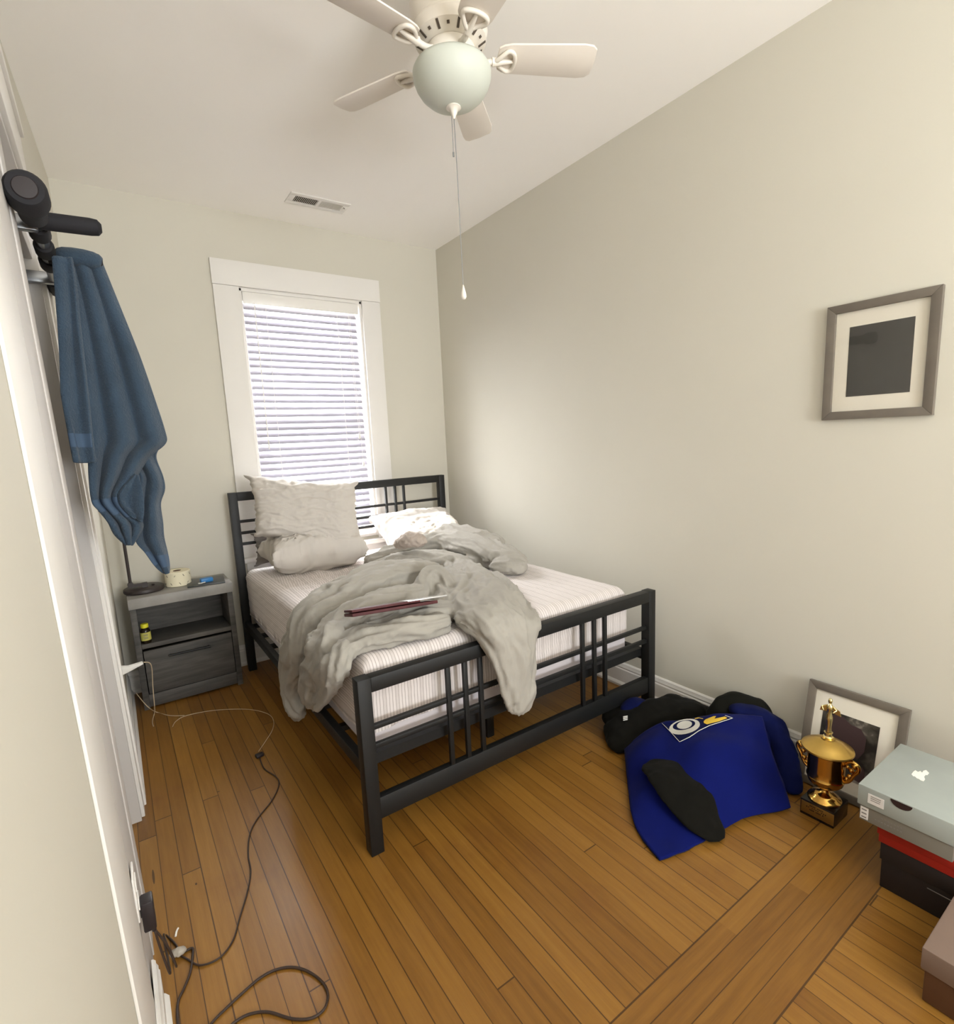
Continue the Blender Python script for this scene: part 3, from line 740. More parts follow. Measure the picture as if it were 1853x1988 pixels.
# 10 low fill so that the folds are one cloth
S += strand(b, [T(800, 1140, zt + .02), T(850, 1130, zt + .02), T(900, 1120, zt + .02)], .14, .03)
S += strand(b, [T(700, 1180, zt + .02), T(770, 1190, zt + .02), T(860, 1185, zt + .02)], .12, .03)
S += strand(b, [T(740, 1110, zt + .02), T(820, 1090, zt + .02), T(900, 1075, zt + .02)], .12, .03)
V, N_, fs = blob(b, .0085, 5, .5)
def wrinkle(V, N_, S, amp=.012, along=4., around=2.2):
    C_ = np.array([tuple(q_[0]) for q_ in S]); T_ = np.array([tuple(q_[1]) for q_ in S]); U_ = np.array([tuple(q_[4]) for q_ in S])
    I_ = np.array([q_[2] for q_ in S]); A_ = np.array([q_[3] for q_ in S]); Wd = np.array([q_[5] for q_ in S]); Hd = np.array([q_[6] for q_ in S])
    out = np.zeros(len(V))
    for i in range(len(V)):
        d = V[i] - C_
        # distance measured against each fold's own width
        dd = (d ** 2).sum(1) / Wd
        j = int(np.argmin(dd)); t_ = T_[j]; u_ = U_[j] - t_ * (U_[j] @ t_); u_ /= np.linalg.norm(u_) + 1e-9; sd_ = np.cross(t_, u_)
        x_, y_ = (d[j] @ sd_) / Wd[j], (d[j] @ u_) / Hd[j]
        th = math.atan2(x_, y_); s_ = A_[j] + d[j] @ t_; k = I_[j] * 3.7
        tw_ = 1.1 * noise.noise(Vector((s_ * 3.5, k, 2)))
        r1 = 1 - abs(2 * noise.noise(Vector((s_ * along, (th + tw_) * around, k))))
        r2 = 1 - abs(2 * noise.noise(Vector((s_ * along * 2.3 + 5, (th * 1.2 - s_ * 2.5) * around * 1.9, k + 9))))
        r3 = noise.noise(Vector((s_ * 6, th * 1.1, k + 4)))
        out[i] = amp * (max(r1, 0) ** 2.2 - .4) + amp * .5 * (r2 ** 2 - .4) + amp * .7 * r3 + amp * .16 * noise.noise(Vector((s_ * 26, th * 5 + s_ * 20, k)))
    return V + N_ * out[:, None]
V = relax(wrinkle(V, N_, S, .019, 3.6, 2.0), fs, 2, .5)
# stay above the sheet and clear of the rails
ins = (V[:, 0] > MX0 - .004) & (V[:, 0] < MX1) & (V[:, 1] > MY0 - .004) & (V[:, 1] < MY1)
V[ins, 2] = np.maximum(V[ins, 2], MZ1 + .008)
dv = mesh_obj('duvet', V, fs, 'duvet')
tag(dv, 'crumpled grey linen duvet bunched across the bed and falling over its side and foot', 'duvet')
MB()
tb = MB(); tS = strand(tb, [T(778, 1056, zt + .16), T(798, 1047, zt + .20), T(820, 1050, zt + .185)], [.045, .055, .04], [.035, .045, .035])
Vt, Nt, ft = blob(tb, .007, 3)
Vt = Vt + Nt * np.array([[.008 * noise.noise(Vector(p * 45)) + .006 * noise.noise(Vector(p * 90))] for p in Vt])
o_ = mesh_obj('fleece_throw', Vt, ft, 'tuft'); tag(o_, 'small bundled end of beige fleece beside the sunlit pillow', 'throw')

# pillows
def pillow(name, c00, c10, c11, c01, th, nrm, mt, label, group='pillows at the head of the bed', seed=1., puff=.42, wr=.009, ear=.05, wdir=(1, 0, 0)):
    c00, c10, c11, c01, nrm = map(Vector, (c00, c10, c11, c01, nrm)); nrm.normalize()
    n = 56; top = []; bot = []
    for i in range(n + 1):
        rt = []; rb = []
        for j in range(n + 1):
            u, v = i / n, j / n
            uu, vv = 2 * u - 1, 2 * v - 1
            # sides pull in between the corners
            pin = .055
            u2 = uu * (1 - pin * (1 - vv * vv)); v2 = vv * (1 - pin * (1 - uu * uu))
            if abs(uu) > .92 and abs(vv) > .92: u2 *= 1 + ear; v2 *= 1 + ear
            p = (c00 * (1 - (u2 + 1) / 2) + c10 * (u2 + 1) / 2) * (1 - (v2 + 1) / 2) + (c01 * (1 - (u2 + 1) / 2) + c11 * (u2 + 1) / 2) * ((v2 + 1) / 2)
            e = max(0, (1 - uu ** 4)) * max(0, (1 - vv ** 4))
            h = th / 2 * e ** puff
            edge = min(1, 4 * (1 - max(abs(uu), abs(vv))))
            q = Vector((u * 5 + seed, v * 16 + seed * 2 + noise.noise(Vector((u * 3, v * 3, seed))) * 3, seed))
            q2 = Vector((u * 13 + seed, v * 7 - seed, seed + noise.noise(Vector((u * 4, v * 4, seed + 3))) * 2))
            wv = wr * ((1 - abs(2 * noise.noise(q))) ** 2 - .4) + wr * .7 * ((1 - abs(2 * noise.noise(q2))) ** 2 - .4) + wr * .8 * noise.noise(Vector((u * 4, v * 4, seed + 5)))
            fr = .004 * noise.noise(Vector((u * 30, v * 30, seed)))
            rt.append(p + nrm * (h + .004 + wv * min(1, edge + .25)) + nrm * fr); rb.append(p - nrm * (h + .004))
        top.append(rt); bot.append(rb)
    ctr = (c00 + c10 + c11 + c01) / 4
    for R_ in (top, bot):
        for r_ in R_:
            for p in r_:
                d_ = (p - ctr); d_.normalize()
                wob = noise.noise(Vector((p.x * 5, p.y * 5, seed))) * .9
                q_ = Vector((p.x * 5 + seed, p.y * 5, p.z * 30 + wob * 2))
                p += d_ * wr * 1.1 * ((1 - abs(2 * noise.noise(q_))) ** 2 - .4) + Vector(noise.noise_vector(p * 7 + Vector((seed, 0, 0)))) * .010
    b = MB(); N1 = n + 1
    b.v = [tuple(p) for r_ in top for p in r_] + [tuple(p) for r_ in bot for p in r_]; o1 = N1 * N1
    for i in range(n):
        for j in range(n):
            a_ = (i * N1 + j, i * N1 + j + 1, (i + 1) * N1 + j + 1, (i + 1) * N1 + j)
            b.f.append(a_); b.f.append(tuple(k + o1 for k in a_[::-1]))
    ids = [j for j in range(N1)] + [i * N1 + n for i in range(1, N1)] + [n * N1 + j for j in range(n - 1, -1, -1)] + [i * N1 for i in range(n - 1, 0, -1)]
    for k in range(len(ids)):
        a_, b_ = ids[k], ids[(k + 1) % len(ids)]; b.f.append((b_, a_, a_ + o1, b_ + o1))
    b.mi = [0] * len(b.f)
    o_ = b.build(name, mt, smooth=180); return tag(o_, label, 'pillow', group)
pillow('pillow', (.765, 3.05, .802), (1.285, 3.00, .792), (1.36, 3.33, .805), (.765, 3.37, .81), .235, (0, 0, 1), 'pillow', 'plump grey pillow lying flat, underneath the tall pillow', seed=3.3, wr=.015, puff=.36)
pillow('pillow', at(497, 1040, Y=3.24), at(706, 1072, Y=3.08), at(690, 938, Y=3.22), at(481, 924, Y=3.40), .25, (-.25, -.93, .22), 'pillow', 'tall grey pillow propped up against the headboard, top of the stack', seed=8.1, wr=.011)
pillow('pillow', (.742, 3.43, .71), (1.30, 3.45, .71), (1.30, 3.46, .93), (.745, 3.45, .90), .08, (0, -1, .1), 'pillow_shaded', 'grey pillow corner, darkened as in shade, showing behind the stacked pillows', seed=5.2)
pillow('pillow', (1.47, 2.98, .725), (2.03, 2.93, .735), (2.10, 3.40, .90), (1.52, 3.44, .90), .17, (0, -.33, .94), 'pillow', 'white pillow lying in the sunlight beside the right headboard post', seed=11.4, wr=.007)

# tablet in a maroon cover, lying in the folds
tp = [at(684, 1196, Z=.815), at(868, 1166, Z=.80)]
a0, a1 = tp; ax = (a1 - a0); ln = ax.length; ax.normalize()
tz = (Vector((0, 0, 1)) - ax * ax.z).normalized(); ay = tz.cross(ax)      # ay points away from the camera side
ay = (ay * .965 - tz * .26).normalized(); tz = ax.cross(ay)
if tz.z < 0: tz = -tz
cc_ = (a0 + a1) / 2 + ay * .055 + tz * .002
fol = thing('tablet_folio', cc_ - tz * .01, 'silver tablet in a maroon folding cover half sunk in the duvet folds', 'tablet')
MB().obox(cc_ - ax * .02, ax * (ln / 2 - .02), ay * .060, tz * .006).build('cover', 'maroon', fol, bevel=.003)
MB().obox(cc_ + tz * .014 - ax * .055, ax * (ln / 2 - .055), ay * .056, tz * .005).build('front_flap', 'maroon', fol, bevel=.003)
MB().obox(cc_ + ax * (ln / 4 + .015) + tz * .018, ax * (ln / 4 - .01), ay * .056, tz * .0035).build('tablet_body', 'silver', fol, bevel=.003)

# ------------------------------------------------------------------ nightstand
nx0, nx1, ny0, ny1, nh = .065, .583, 3.375, 3.655, .645
ns = thing('nightstand', ((nx0 + nx1) / 2, (ny0 + ny1) / 2, 0), 'weathered grey wood nightstand with an open shelf and one drawer', 'nightstand')
bx(nx0 - .004, ny0 - .01, nh - .058, nx1 + .004, ny1, nh).build('top', 'greytop', ns, bevel=.003)
for x in (nx0, nx1 - .03): bx(x, ny0, .0, x + .03, ny1, nh - .058).build('side_panel', 'greyoak', ns, bevel=.002)
bx(nx0 + .03, ny1 - .012, .03, nx1 - .03, ny1, nh - .058).build('back_panel', 'greyoak', ns)
bx(nx0 + .03, ny0 + .003, .352, nx1 - .03, ny1 - .012, .378).build('shelf', 'greyoak', ns, bevel=.002)
bx(nx0 + .03, ny0 + .003, .012, nx1 - .03, ny0 + .03, .085).build('plinth', 'greyoak', ns, bevel=.002)
bx(nx0 + .03, ny0 + .03, .05, nx1 - .03, ny1 - .012, .065).build('bottom_panel', 'greyoak', ns)
dr = bx(nx0 + .034, ny0 - .008, .092, nx1 - .034, ny0 + .014, .340).build('drawer', 'greyoak', ns, bevel=.003)
bx(nx0 + .04, ny0 + .014, .10, nx1 - .04, ny1 - .03, .30).build('drawer_box', 'greyoak', dr)
MB().tube([(.215, ny0 - .024, .292), (.43, ny0 - .024, .292)], .006, 10).tube([(.225, ny0 - .024, .292), (.225, ny0 - .006, .292)], .005, 8).tube([(.42, ny0 - .024, .292), (.42, ny0 - .006, .292)], .005, 8).build('drawer_handle', 'black', dr)

# lamp
lx, ly = .150, 3.535
lp = thing('desk_lamp', (lx, ly, nh), 'black desk lamp with round base and thin post, partly behind the towel', 'lamp')
MB().lathe([(.01, nh + .001), (.098, nh + .001), (.102, nh + .008), (.10, nh + .022), (.09, nh + .027), (.01, nh + .029)], (lx, ly, 0), 40).build('base', 'lamp', lp)
MB().lathe([(.006, nh + .026), (.009, nh + .036), (.003, nh + .038)], (lx + .045, ly - .02, 0), 12).build('switch', 'lamp', lp)
b = MB(); b.obox((lx - .025, ly - .03, nh + .046), (.035, 0, 0), (0, .011, 0), (0, 0, .007)); b.obox((lx + .005, ly - .03, nh + .04), (.013, 0, 0), (0, .012, 0), (0, 0, .014)); b.tube([(lx - .062, ly - .045, nh + .052), (lx - .062, ly - .015, nh + .052)], .015, 12)
b.build('hinge', 'lamp', lp)
MB().tube([(lx - .062, ly - .03, nh + .05), (lx - .063, ly - .03, nh + .5)], .0085, 10).build('lower_arm', 'lamp', lp)
MB().tube([(lx - .063, ly - .03, nh + .5), (lx + .06, ly - .05, nh + .72)], .008, 10).build('upper_arm', 'lamp', lp)
MB().lathe([(.018, 0), (.03, -.02), (.05, -.08), (.053, -.085), (.048, -.08), (.02, -.02)], (lx + .07, ly - .05, nh + .74), 24).build('lamp_shade', 'lamp', lp)

# paper roll
c_ = at(345, 1141, Z=nh); c_.y -= 0; rc = Vector((.325, 3.545, nh))
pr = thing('paper_roll', rc, 'cream paper roll with small dark marks standing on the nightstand', 'paper roll')
b = MB(); R0, R1, hh_ = .068, .021, .086
prof = [(R1, .001), (R0 - .003, .001), (R0, .004), (R0, hh_ - .004), (R0 - .003, hh_), (R1, hh_)]
b.lathe([(r, nh + z) for r, z in prof], (rc.x, rc.y, 0), 48); b.build('paper', 'roll', pr)
MB().lathe([(R1 - .0015, nh + .002), (R1, nh + .002), (R1, nh + hh_ + .0006), (R1 - .0015, nh + hh_ + .0006)], (rc.x, rc.y, 0), 24).build('core', 'brownbox', pr)
b = MB()
for k in range(14):
    a_ = -2.9 + k * .34; z = nh + .02 + .046 * (k % 2)
    c2, s2 = math.cos(a_), math.sin(a_)
    b.obox((rc.x + c2 * (R0 + .0003), rc.y + s2 * (R0 + .0003), z), (-s2 * .0016, c2 * .0016, 0), (-s2 * .0035, c2 * .0035, -.006 if k % 3 else .004), (c2 * .0004, s2 * .0004, 0))
b.build('printed_pattern', 'dink', pr)

# tablet and blue case on the nightstand
tb_ = MB(); P4 = [(.355, 3.405, nh), (.552, 3.378, nh), (.571, 3.565, nh), (.372, 3.60, nh)]
tb_.prism(P4, (0, 0, .009)); o_ = tb_.build('tablet', 'tablet', bevel=.003); tag(o_, 'thin dark tablet lying flat on the nightstand', 'tablet')
b = MB(); b.obox((.463, 3.455, nh + .009 + .012), (.033, .004, 0), (-.002, .02, 0), (0, 0, .012)); o_ = b.build('pocket_case', 'bluecase', bevel=.005); tag(o_, 'small bright blue case on top of the dark tablet', 'case')
b = MB(); b.tube([(.425, 3.42, nh + .013), (.445, 3.425, nh + .014), (.452, 3.432, nh + .013)], .003, 8); b.lathe([(.001, 0), (.006, .001), (.006, .006), (.001, .007)], (.42, 3.43, nh + .009)); o_ = b.build('earbud', 'white_plastic'); tag(o_, 'tiny pale earbud beside the blue case', 'earbud')

# vitamin bottle
vx, vy, vz = .1225, 3.405, .3785
vb = thing('vitamin_bottle', (vx, vy, vz), 'small dark bottle with yellow cap and label on the open shelf', 'bottle')
MB().lathe([(.01, vz + .0005), (.023, vz + .0005), (.025, vz + .004), (.025, vz + .068), (.022, vz + .078), (.017, vz + .082), (.017, vz + .09), (.01, vz + .09)], (vx, vy, 0), 28).build('bottle_body', 'amber', vb)
MB().lathe([(.01, vz + .0885), (.0185, vz + .0885), (.019, vz + .092), (.019, vz + .107), (.017, vz + .11), (.01, vz + .11)], (vx, vy, 0), 28).build('cap', 'yellow', vb)
MB().lathe([(.0245, vz + .018), (.0256, vz + .018), (.0256, vz + .064), (.0245, vz + .064)], (vx, vy, 0), 28).build('label_band', 'yellowlabel', vb)
b = MB()
for i, z in enumerate((.052, .046, .036, .030)): b.box(vx - .012 + .002 * (i % 2), vy - .0262, vz + z, vx + .010, vy - .0255, vz + z + .0028)
b.build('lettering', 'ink', vb)

# ------------------------------------------------------------------ pull-up bar hooked on the doorway
YB0, YB1, ZB, XB = 1.585, 2.50, 2.0, .002
pb = thing('pull_up_bar', (XB, 2.0, ZB), 'black foam and steel pull-up bar hooked over the doorway', 'pull-up bar')
MB().tube([(XB, YB0 + .02, ZB), (XB, YB1, ZB)], .0145, 16).build('main_bar', 'steel', pb)
MB().lathe([(.005, YB0 - .012), (.034, YB0 - .010), (.040, YB0 + .0), (.041, YB0 + .05), (.030, YB0 + .06), (.029, YB0 + .15), (.022, YB0 + .16), (.0, YB0 + .16)], (XB - .002, 0, ZB), 28, axis='Y').build('foam_end', 'foam', pb)
MB().lathe([(.001, YB0 - .014), (.022, YB0 - .0135), (.024, YB0 - .011)], (XB - .002, 0, ZB), 24, axis='Y').build('end_cap', 'blackplastic', pb)
for (ya, yb) in ((1.805, 1.885), (1.95, 2.03), (2.08, 2.16), (2.32, 2.46)):
    MB().lathe([(.0, ya), (.021, ya + .003), (.024, ya + .014), (.024, yb - .014), (.021, yb - .003), (.0, yb)], (XB, 0, ZB), 20, axis='Y').build('foam_collar', 'foam', pb)
def grip(y, name='grip_handle'):
    MB().tube([(XB, y, ZB), (XB + .012, y, ZB + .001), (XB + .11, y - .012, ZB), (XB + .126, y - .013, ZB), (XB + .134, y - .013, ZB)], [.021, .021, .021, .019, .010], 18).build(name, 'foam', pb)
grip(1.77); grip(2.055)
for y in (1.80, 2.30):
    b = MB(); b.box(-.105, y - .012, ZB - .018, XB, y + .012, ZB + .018); b.build('bracket', 'steel', pb, bevel=.003)
b = MB(); b.box(-.12, 1.76, ZB - .012, -.10, 2.322, ZB + .016); b.build('rear_bar', 'blackplastic', pb, bevel=.003)

# ------------------------------------------------------------------ blue towel over the far handle
def towel_panel(b, rows, Y, th=.014, nc=26, amp=.012, folds=3., ph=0., n=6, lo=0., band=None, cl=.03):
    Ls = spline([at(*r_[0], Y=Y) for r_ in rows], n); Rs = spline([at(*r_[1], Y=Y) for r_ in rows], n)
    P = []
    for i, (l_, r_) in enumerate(zip(Ls, Rs)):
        t_ = i / (len(Ls) - 1); row = []
        for j in range(nc + 1):
            u = j / nc
            p = l_.lerp(r_, u)
            a_ = amp * (.35 + .65 * min(1, t_ * 2.5))
            p.y += -a_ * math.sin(folds * 2 * PI * u + ph + .6 * math.sin(t_ * 3)) - .010 * math.sin(PI * u) * (.5 + t_) + lo * t_
            p.y += .004 * noise.noise(Vector((p.x * 20, p.z * 5, ph)))
            p.x = max(p.x, -.02 * p.z + .022 + .012 * u)
            row.append(p)
        P.append(row)
    k0 = len(b.f); b.grid(P, th, 'towel')
    if band:
        kb = b._m('towelband'); nr = len(Ls)
        i0, i1 = int(band[0] * nr), int(band[1] * nr)
        for i in range(i0, i1):
            for j in range(nc): b.mi[k0 + (i * nc + j) * 2] = kb; b.mi[k0 + (i * nc + j) * 2 + 1] = kb
b = MB()
# back layer
towel_panel(b, [((136, 496), (196, 503)), ((150, 600), (236, 600)), ((165, 700), (276, 703)), ((185, 800), (309, 800)), ((200, 850), (321, 850)), ((240, 884), (303, 884)), ((270, 922), (316, 925)), ((268, 950), (320, 950)), ((267, 980), (312, 978)), ((262, 1015), (317, 1015)), ((263, 1050), (320, 1045)), ((280, 1070), (328, 1078)), ((300, 1095), (329, 1100)), ((320, 1110), (326, 1112))], 2.100, folds=1.6, ph=1.2, amp=.016, n=6, band=(.84, .92))
# main layer
towel_panel(b, [((122, 494), (194, 503)), ((140, 600), (234, 600)), ((150, 690), (271, 691)), ((160, 776), (301, 776)), ((168, 837), (321, 837)), ((170, 860), (322, 860)), ((172, 885), (292, 884)), ((174, 926), (266, 922)), ((180, 971), (236, 962)), ((193, 988), (258, 1000)), ((211, 1011), (275, 1015)), ((224, 1035), (273, 1032)), ((247, 1056), (254, 1057))], 2.050, folds=2.6, ph=.3, amp=.020, n=6, band=(.66, .76))
# curled lower lobe
towel_panel(b, [((262, 920), (269, 921)), ((236, 949), (277, 953)), ((230, 966), (279, 975)), ((238, 984), (279, 994)), ((262, 1004), (276, 1014))], 2.015, folds=.8, ph=2.2, amp=.014, n=6)
# short front layer on the left
towel_panel(b, [((103, 498), (140, 499)), ((109, 560), (148, 560)), ((115, 640), (156, 640)), ((118, 720), (166, 720)), ((120, 800), (175, 800)), ((121, 850), (180, 850)), ((119, 900), (186, 899))], 2.000, folds=.9, ph=.9, amp=.016, n=6, band=(.80, .88))
# roll over the handle
b.tube([(XB + .016, 2.052, ZB + .004), (XB + .06, 2.045, ZB + .004), (XB + .116, 2.042, ZB + .000), (XB + .134, 2.042, ZB - .008)], [.024, .027, .027, .018], 16, mt='towel')
tw = b.build('towel', 'towel', smooth=180); tag(tw, 'slate blue bath towel draped over the handle of the pull-up bar', 'towel')
md = tw.modifiers.new('sub', 'SUBSURF'); md.levels = md.render_levels = 1

# wall hook behind the towel, near the corner
hk = MB(); hp = at(190, 990, X=.012); hp = Vector((.004, 3.30, 1.135))
hk.tube(spline([(.002, 3.30, 1.18), (.02, 3.30, 1.16), (.022, 3.30, 1.12), (.034, 3.30, 1.105), (.044, 3.30, 1.12)], 5), .004, 8); hk.box(-.003, 3.288, 1.14, .004, 3.312, 1.20)
o_ = hk.build('wall_hook', 'blackplastic'); tag(o_, 'small black hook on the left wall just below the towel', 'hook')

# ------------------------------------------------------------------ outlets, chargers, cables
def outlet(y0, z0, label, x=.002):
    t_ = thing('outlet', (x, y0 + .035, z0), label, 'outlet', 'wall outlets')
    MB().box(x, y0, z0, x + .005, y0 + .07, z0 + .115).build('cover_plate', 'white_plastic', t_, bevel=.002)
    for dz in (.018, .067): MB().box(x + .005, y0 + .018, z0 + dz, x + .0075, y0 + .052, z0 + dz + .030).build('socket', 'white_plastic', t_, bevel=.001)
    return t_
outlet(1.365, .335, 'white wall outlet low on the trim, holding the black charger', x=-.004)
outlet(2.86, .37, 'white wall outlet near the nightstand, holding the white plug', x=-.006)
ch = thing('charger', (.03, 1.40, .30), 'black block charger plugged in low on the left wall', 'charger')
MB().box(.0035, 1.385, .285, .030, 1.425, .362).build('charger_body', 'blackplastic', ch, bevel=.004)
MB().box(.0015, 1.392, .325, .0035, 1.418, .350).build('prongs', 'blackplastic', ch)
MB().tube([(.022, 1.405, .287), (.023, 1.405, .268)], .005, 8).build('strain_relief', 'blackplastic', ch)
wp = thing('white_plug', (.04, 2.90, .43), 'slim white plug sticking out of the wall beside the nightstand', 'plug')
MB().prism([(.0, 2.885, .405), (.0, 2.885, .445), (.03, 2.885, .438), (.085, 2.885, .443), (.09, 2.885, .436), (.04, 2.885, .418)], (0, .03, 0)).build('plug_body', 'white_plastic', wp, bevel=.002)

def cable(name, pts, r, mt, label, n=6):
    b = MB(); b.tube(spline(pts, n), r, 8); o_ = b.build(name, mt, smooth=180); return tag(o_, label, 'cable')
def fl(px, py, z=.004): return at(px, py, Z=z)
cable('cable', [(.024, 1.402, .268), (.03, 1.41, .2), (.04, 1.44, .10)] + [fl(318, 1822), fl(326, 1838), fl(334, 1849)], .0028, 'cable', 'short black cable from the charger down to the grey tie')
cable('cable', [(.024, 1.408, .268), (.045, 1.41, .2), (.055, 1.44, .11), fl(318, 1816), fl(330, 1822), fl(340, 1832), fl(346, 1842)], .0026, 'cable', 'second short black cable beside it, arching above the floor to the grey tie')
cable('cable', [fl(*p) for p in ((352, 1856), (362, 1861), (389, 1874), (427, 1859), (453, 1825), (465, 1784), (480, 1734), (487, 1693), (482, 1659), (485, 1621), (499, 1591), (529, 1553), (542, 1523), (536, 1508), (514, 1493), (506, 1476), (505, 1470))], .0026, 'cable', 'long thin black cable running across the floor toward the nightstand, ending in a connector')
cable('cable', [fl(*p) for p in ((358, 1848), (372, 1841), (375, 1848), (370, 1886), (358, 1918), (346, 1946), (346, 1988), (360, 2050), (385, 2030), (410, 1988), (440, 1957), (472, 1927), (502, 1901), (530, 1885), (559, 1878), (585, 1881), (610, 1893), (630, 1912), (637, 1935), (629, 1960), (604, 1977), (567, 1978), (521, 1965), (485, 1969), (455, 1985), (430, 2010))], .0034, 'cable', 'thick black cable curling in a wide loop on the floor, nearest the bottom edge')
b = MB(); gS = strand(b, [fl(334, 1853, .012), fl(346, 1848, .014), fl(358, 1843, .012)], [.010, .014, .010], [.008, .012, .008])
Vg, Ng, fg = blob(b, .003, 2); Vg = Vg + Ng * np.array([[.002 * noise.noise(Vector(p * 150))] for p in Vg])
o_ = mesh_obj('cable_tie', Vg, fg, 'greylump'); tag(o_, 'lump of clear grey tape gathering the black cables on the floor', 'cable tie')
b = MB(); b.tube(spline([fl(341, 1818, .003), fl(343, 1808, .006), fl(346, 1802, .004)], 4), .0028, 6); o_ = b.build('paper_scrap', 'torn'); tag(o_, 'tiny white scrap on the floor above the grey tape', 'scrap')
cp = fl(504, 1466, .008)
o_ = MB().obox(cp, (.017, .004, 0), (-.002, .013, 0), (0, 0, .007)).build('cable_connector', 'blackplastic', bevel=.003); tag(o_, 'small black connector joining the black cable to the pale wire', 'connector')
cable('wire', [fl(*p, .003) for p in ((502, 1459), (515, 1440), (529, 1417), (531, 1398), (518, 1385), (480, 1377), (416, 1379), (363, 1389), (342, 1400), (335, 1411))], .0016, 'wire', 'thin pale wire curving over the floor from the connector in a wide arc')
cable('wire', [(.092, 2.90, .44), (.12, 2.95, .40), (.115, 3.05, .25), (.11, 3.10, .12)] + [fl(300, 1384, .02), fl(296, 1400, .003), fl(298, 1410, .003)], .0024, 'wire', 'white cord hanging from the plug down to the floor')
cable('wire', [at(264, 1345, Y=3.34), at(285, 1370, Y=3.25), fl(303, 1382, .004), fl(330, 1389, .003), fl(358, 1389, .003)], .0022, 'wire', 'pale cord lying at the foot of the nightstand')

# ------------------------------------------------------------------ pictures
def picture(loc_label, axis, name='picture_frame'):
    pass
def rect_frame(t_, P, w, d, mt, nm='frame_rail'):
    """P: corners (a,b,c,d) outer, d = direction out of the wall"""
    a_, b_, c_, e_ = map(Vector, P); d = Vector(d)
    u = (b_ - a_).normalized(); v = (e_ - a_).normalized()
    q = [a_, b_, c_, e_]; i_ = [a_ + (u + v) * w, b_ + (-u + v) * w, c_ - (u + v) * w, e_ + (u - v) * w]
    b = MB()
    for k in range(4):
        k2 = (k + 1) % 4; b.prism([q[k], q[k2], i_[k2], i_[k]], d)
    return b.build(nm, mt, t_, bevel=.0015)
x0 = W - .001
y0, y1, z0, z1 = .930, .600, 1.428, 1.833
pf = thing('picture_frame', (x0, (y0 + y1) / 2, z0), 'grey wood frame with a black square print, hung on the right wall', 'picture')
rect_frame(pf, [(x0, y0, z0), (x0, y1, z0), (x0, y1, z1), (x0, y0, z1)], .029, (-.020, 0, 0), 'frame', 'frame')
bx(x0 - .009, y1 + .026, z0 + .026, x0 - .004, y0 - .026, z1 - .026).build('mat_board', 'matboard', pf)
bx(x0 - .0098, .668, 1.508, x0 - .0088, .857, 1.751).build('print', 'darkprint', pf)
bx(x0 - .013, y1 + .027, z0 + .027, x0 - .012, y0 - .027, z1 - .027).build('glass', 'picglass', pf)
# leaning one: bottom stands out from the wall, behind trophy and boxes
pf2 = thing('picture_frame', (2.25, .75, 0), 'grey wood frame with a monochrome photo, leaning on the wall behind the trophy', 'picture')
ya, yb, zt2 = .913, .584, .402
bot = Vector((2.215, 0, .001)); tp2 = Vector((W - .022, 0, zt2)); vv = (tp2 - bot); out_n = Vector((-vv.z, 0, vv.x)).normalized()
def lp_(y, s_, d_=0.): return bot + vv * s_ + Vector((0, y, 0)) + out_n * d_
rect_frame(pf2, [lp_(ya, 0), lp_(yb, 0), lp_(yb, 1), lp_(ya, 1)], .029, out_n * .018, 'frame', 'frame')
def lbox(b, ya_, yb_, s0, s1, d0, d1): b.prism([lp_(ya_, s0, d0), lp_(yb_, s0, d0), lp_(yb_, s1, d0), lp_(ya_, s1, d0)], out_n * (d1 - d0)); return b
lbox(MB(), ya - .026, yb + .026, .065, .935, .004, .009).build('mat_board', 'matboard', pf2)
ph_ = lbox(MB(), .852, .664, .19, .765, .0092, .0105).build('photo', 'photo', pf2)
b = MB()
def blobpoly(pts): b.prism([lp_(y, s_, .0106) for y, s_ in pts], out_n * .0006)
blobpoly([(.835, .60), (.83, .68), (.81, .745), (.78, .74), (.755, .70), (.72, .69), (.70, .62), (.70, .5), (.715, .42), (.73, .40), (.74, .5), (.77, .52), (.80, .50)])
blobpoly([(.72, .22), (.70, .21), (.685, .24), (.69, .33), (.70, .36), (.715, .30)])
b.build('photo_figure', 'dink', pf2)

# ------------------------------------------------------------------ trophy
tx, ty = 2.070, .755
tr_ = thing('trophy', (tx, ty, 0), 'gold cup trophy with two handles, domed lid and figurine on a black base', 'trophy')
MB().box(tx - .058, ty - .056, 0, tx + .058, ty + .056, .062).build('base', 'marble', tr_, bevel=.003)
MB().box(tx - .060, ty - .056, .012, tx - .058, ty + .052, .056).build('plaque', 'plaque', tr_, bevel=.0008)
b = MB()
for i, (z, a_, e_) in enumerate(((.046, .028, -.028), (.038, .034, -.034), (.030, .024, -.024))):
    n_ = 11
    for k in range(n_):
        if (k * 7 + i) % 5 == 0: continue
        yy = ty + a_ + (e_ - a_) * k / n_; b.box(tx - .0604, yy - .0032, z, tx - .0600, yy, z + .004)
b.build('engraving', 'marble', tr_)
MB().lathe([(.01, .062), (.052, .062), (.054, .067), (.050, .072), (.042, .075), (.040, .080), (.028, .086), (.017, .092), (.013, .100), (.016, .106), (.021, .110), (.014, .114), (.013, .118), (.01, .12)], (tx, ty, 0), 40).build('foot', 'gold', tr_, smooth=50)
MB().lathe([(.005, .117), (.03, .119), (.046, .124), (.055, .134), (.060, .150), (.0615, .154), (.059, .158), (.059, .185), (.060, .235), (.063, .252), (.058, .256), (.005, .256)], (tx, ty, 0), 48).build('cup', 'gold', tr_, smooth=50)
MB().lathe([(.005, .257), (.078, .258), (.082, .262), (.081, .267), (.074, .270), (.060, .280), (.040, .291), (.022, .298), (.021, .303), (.014, .304), (.003, .305)], (tx, ty, 0), 48).build('lid', 'goldlid', tr_, smooth=40)
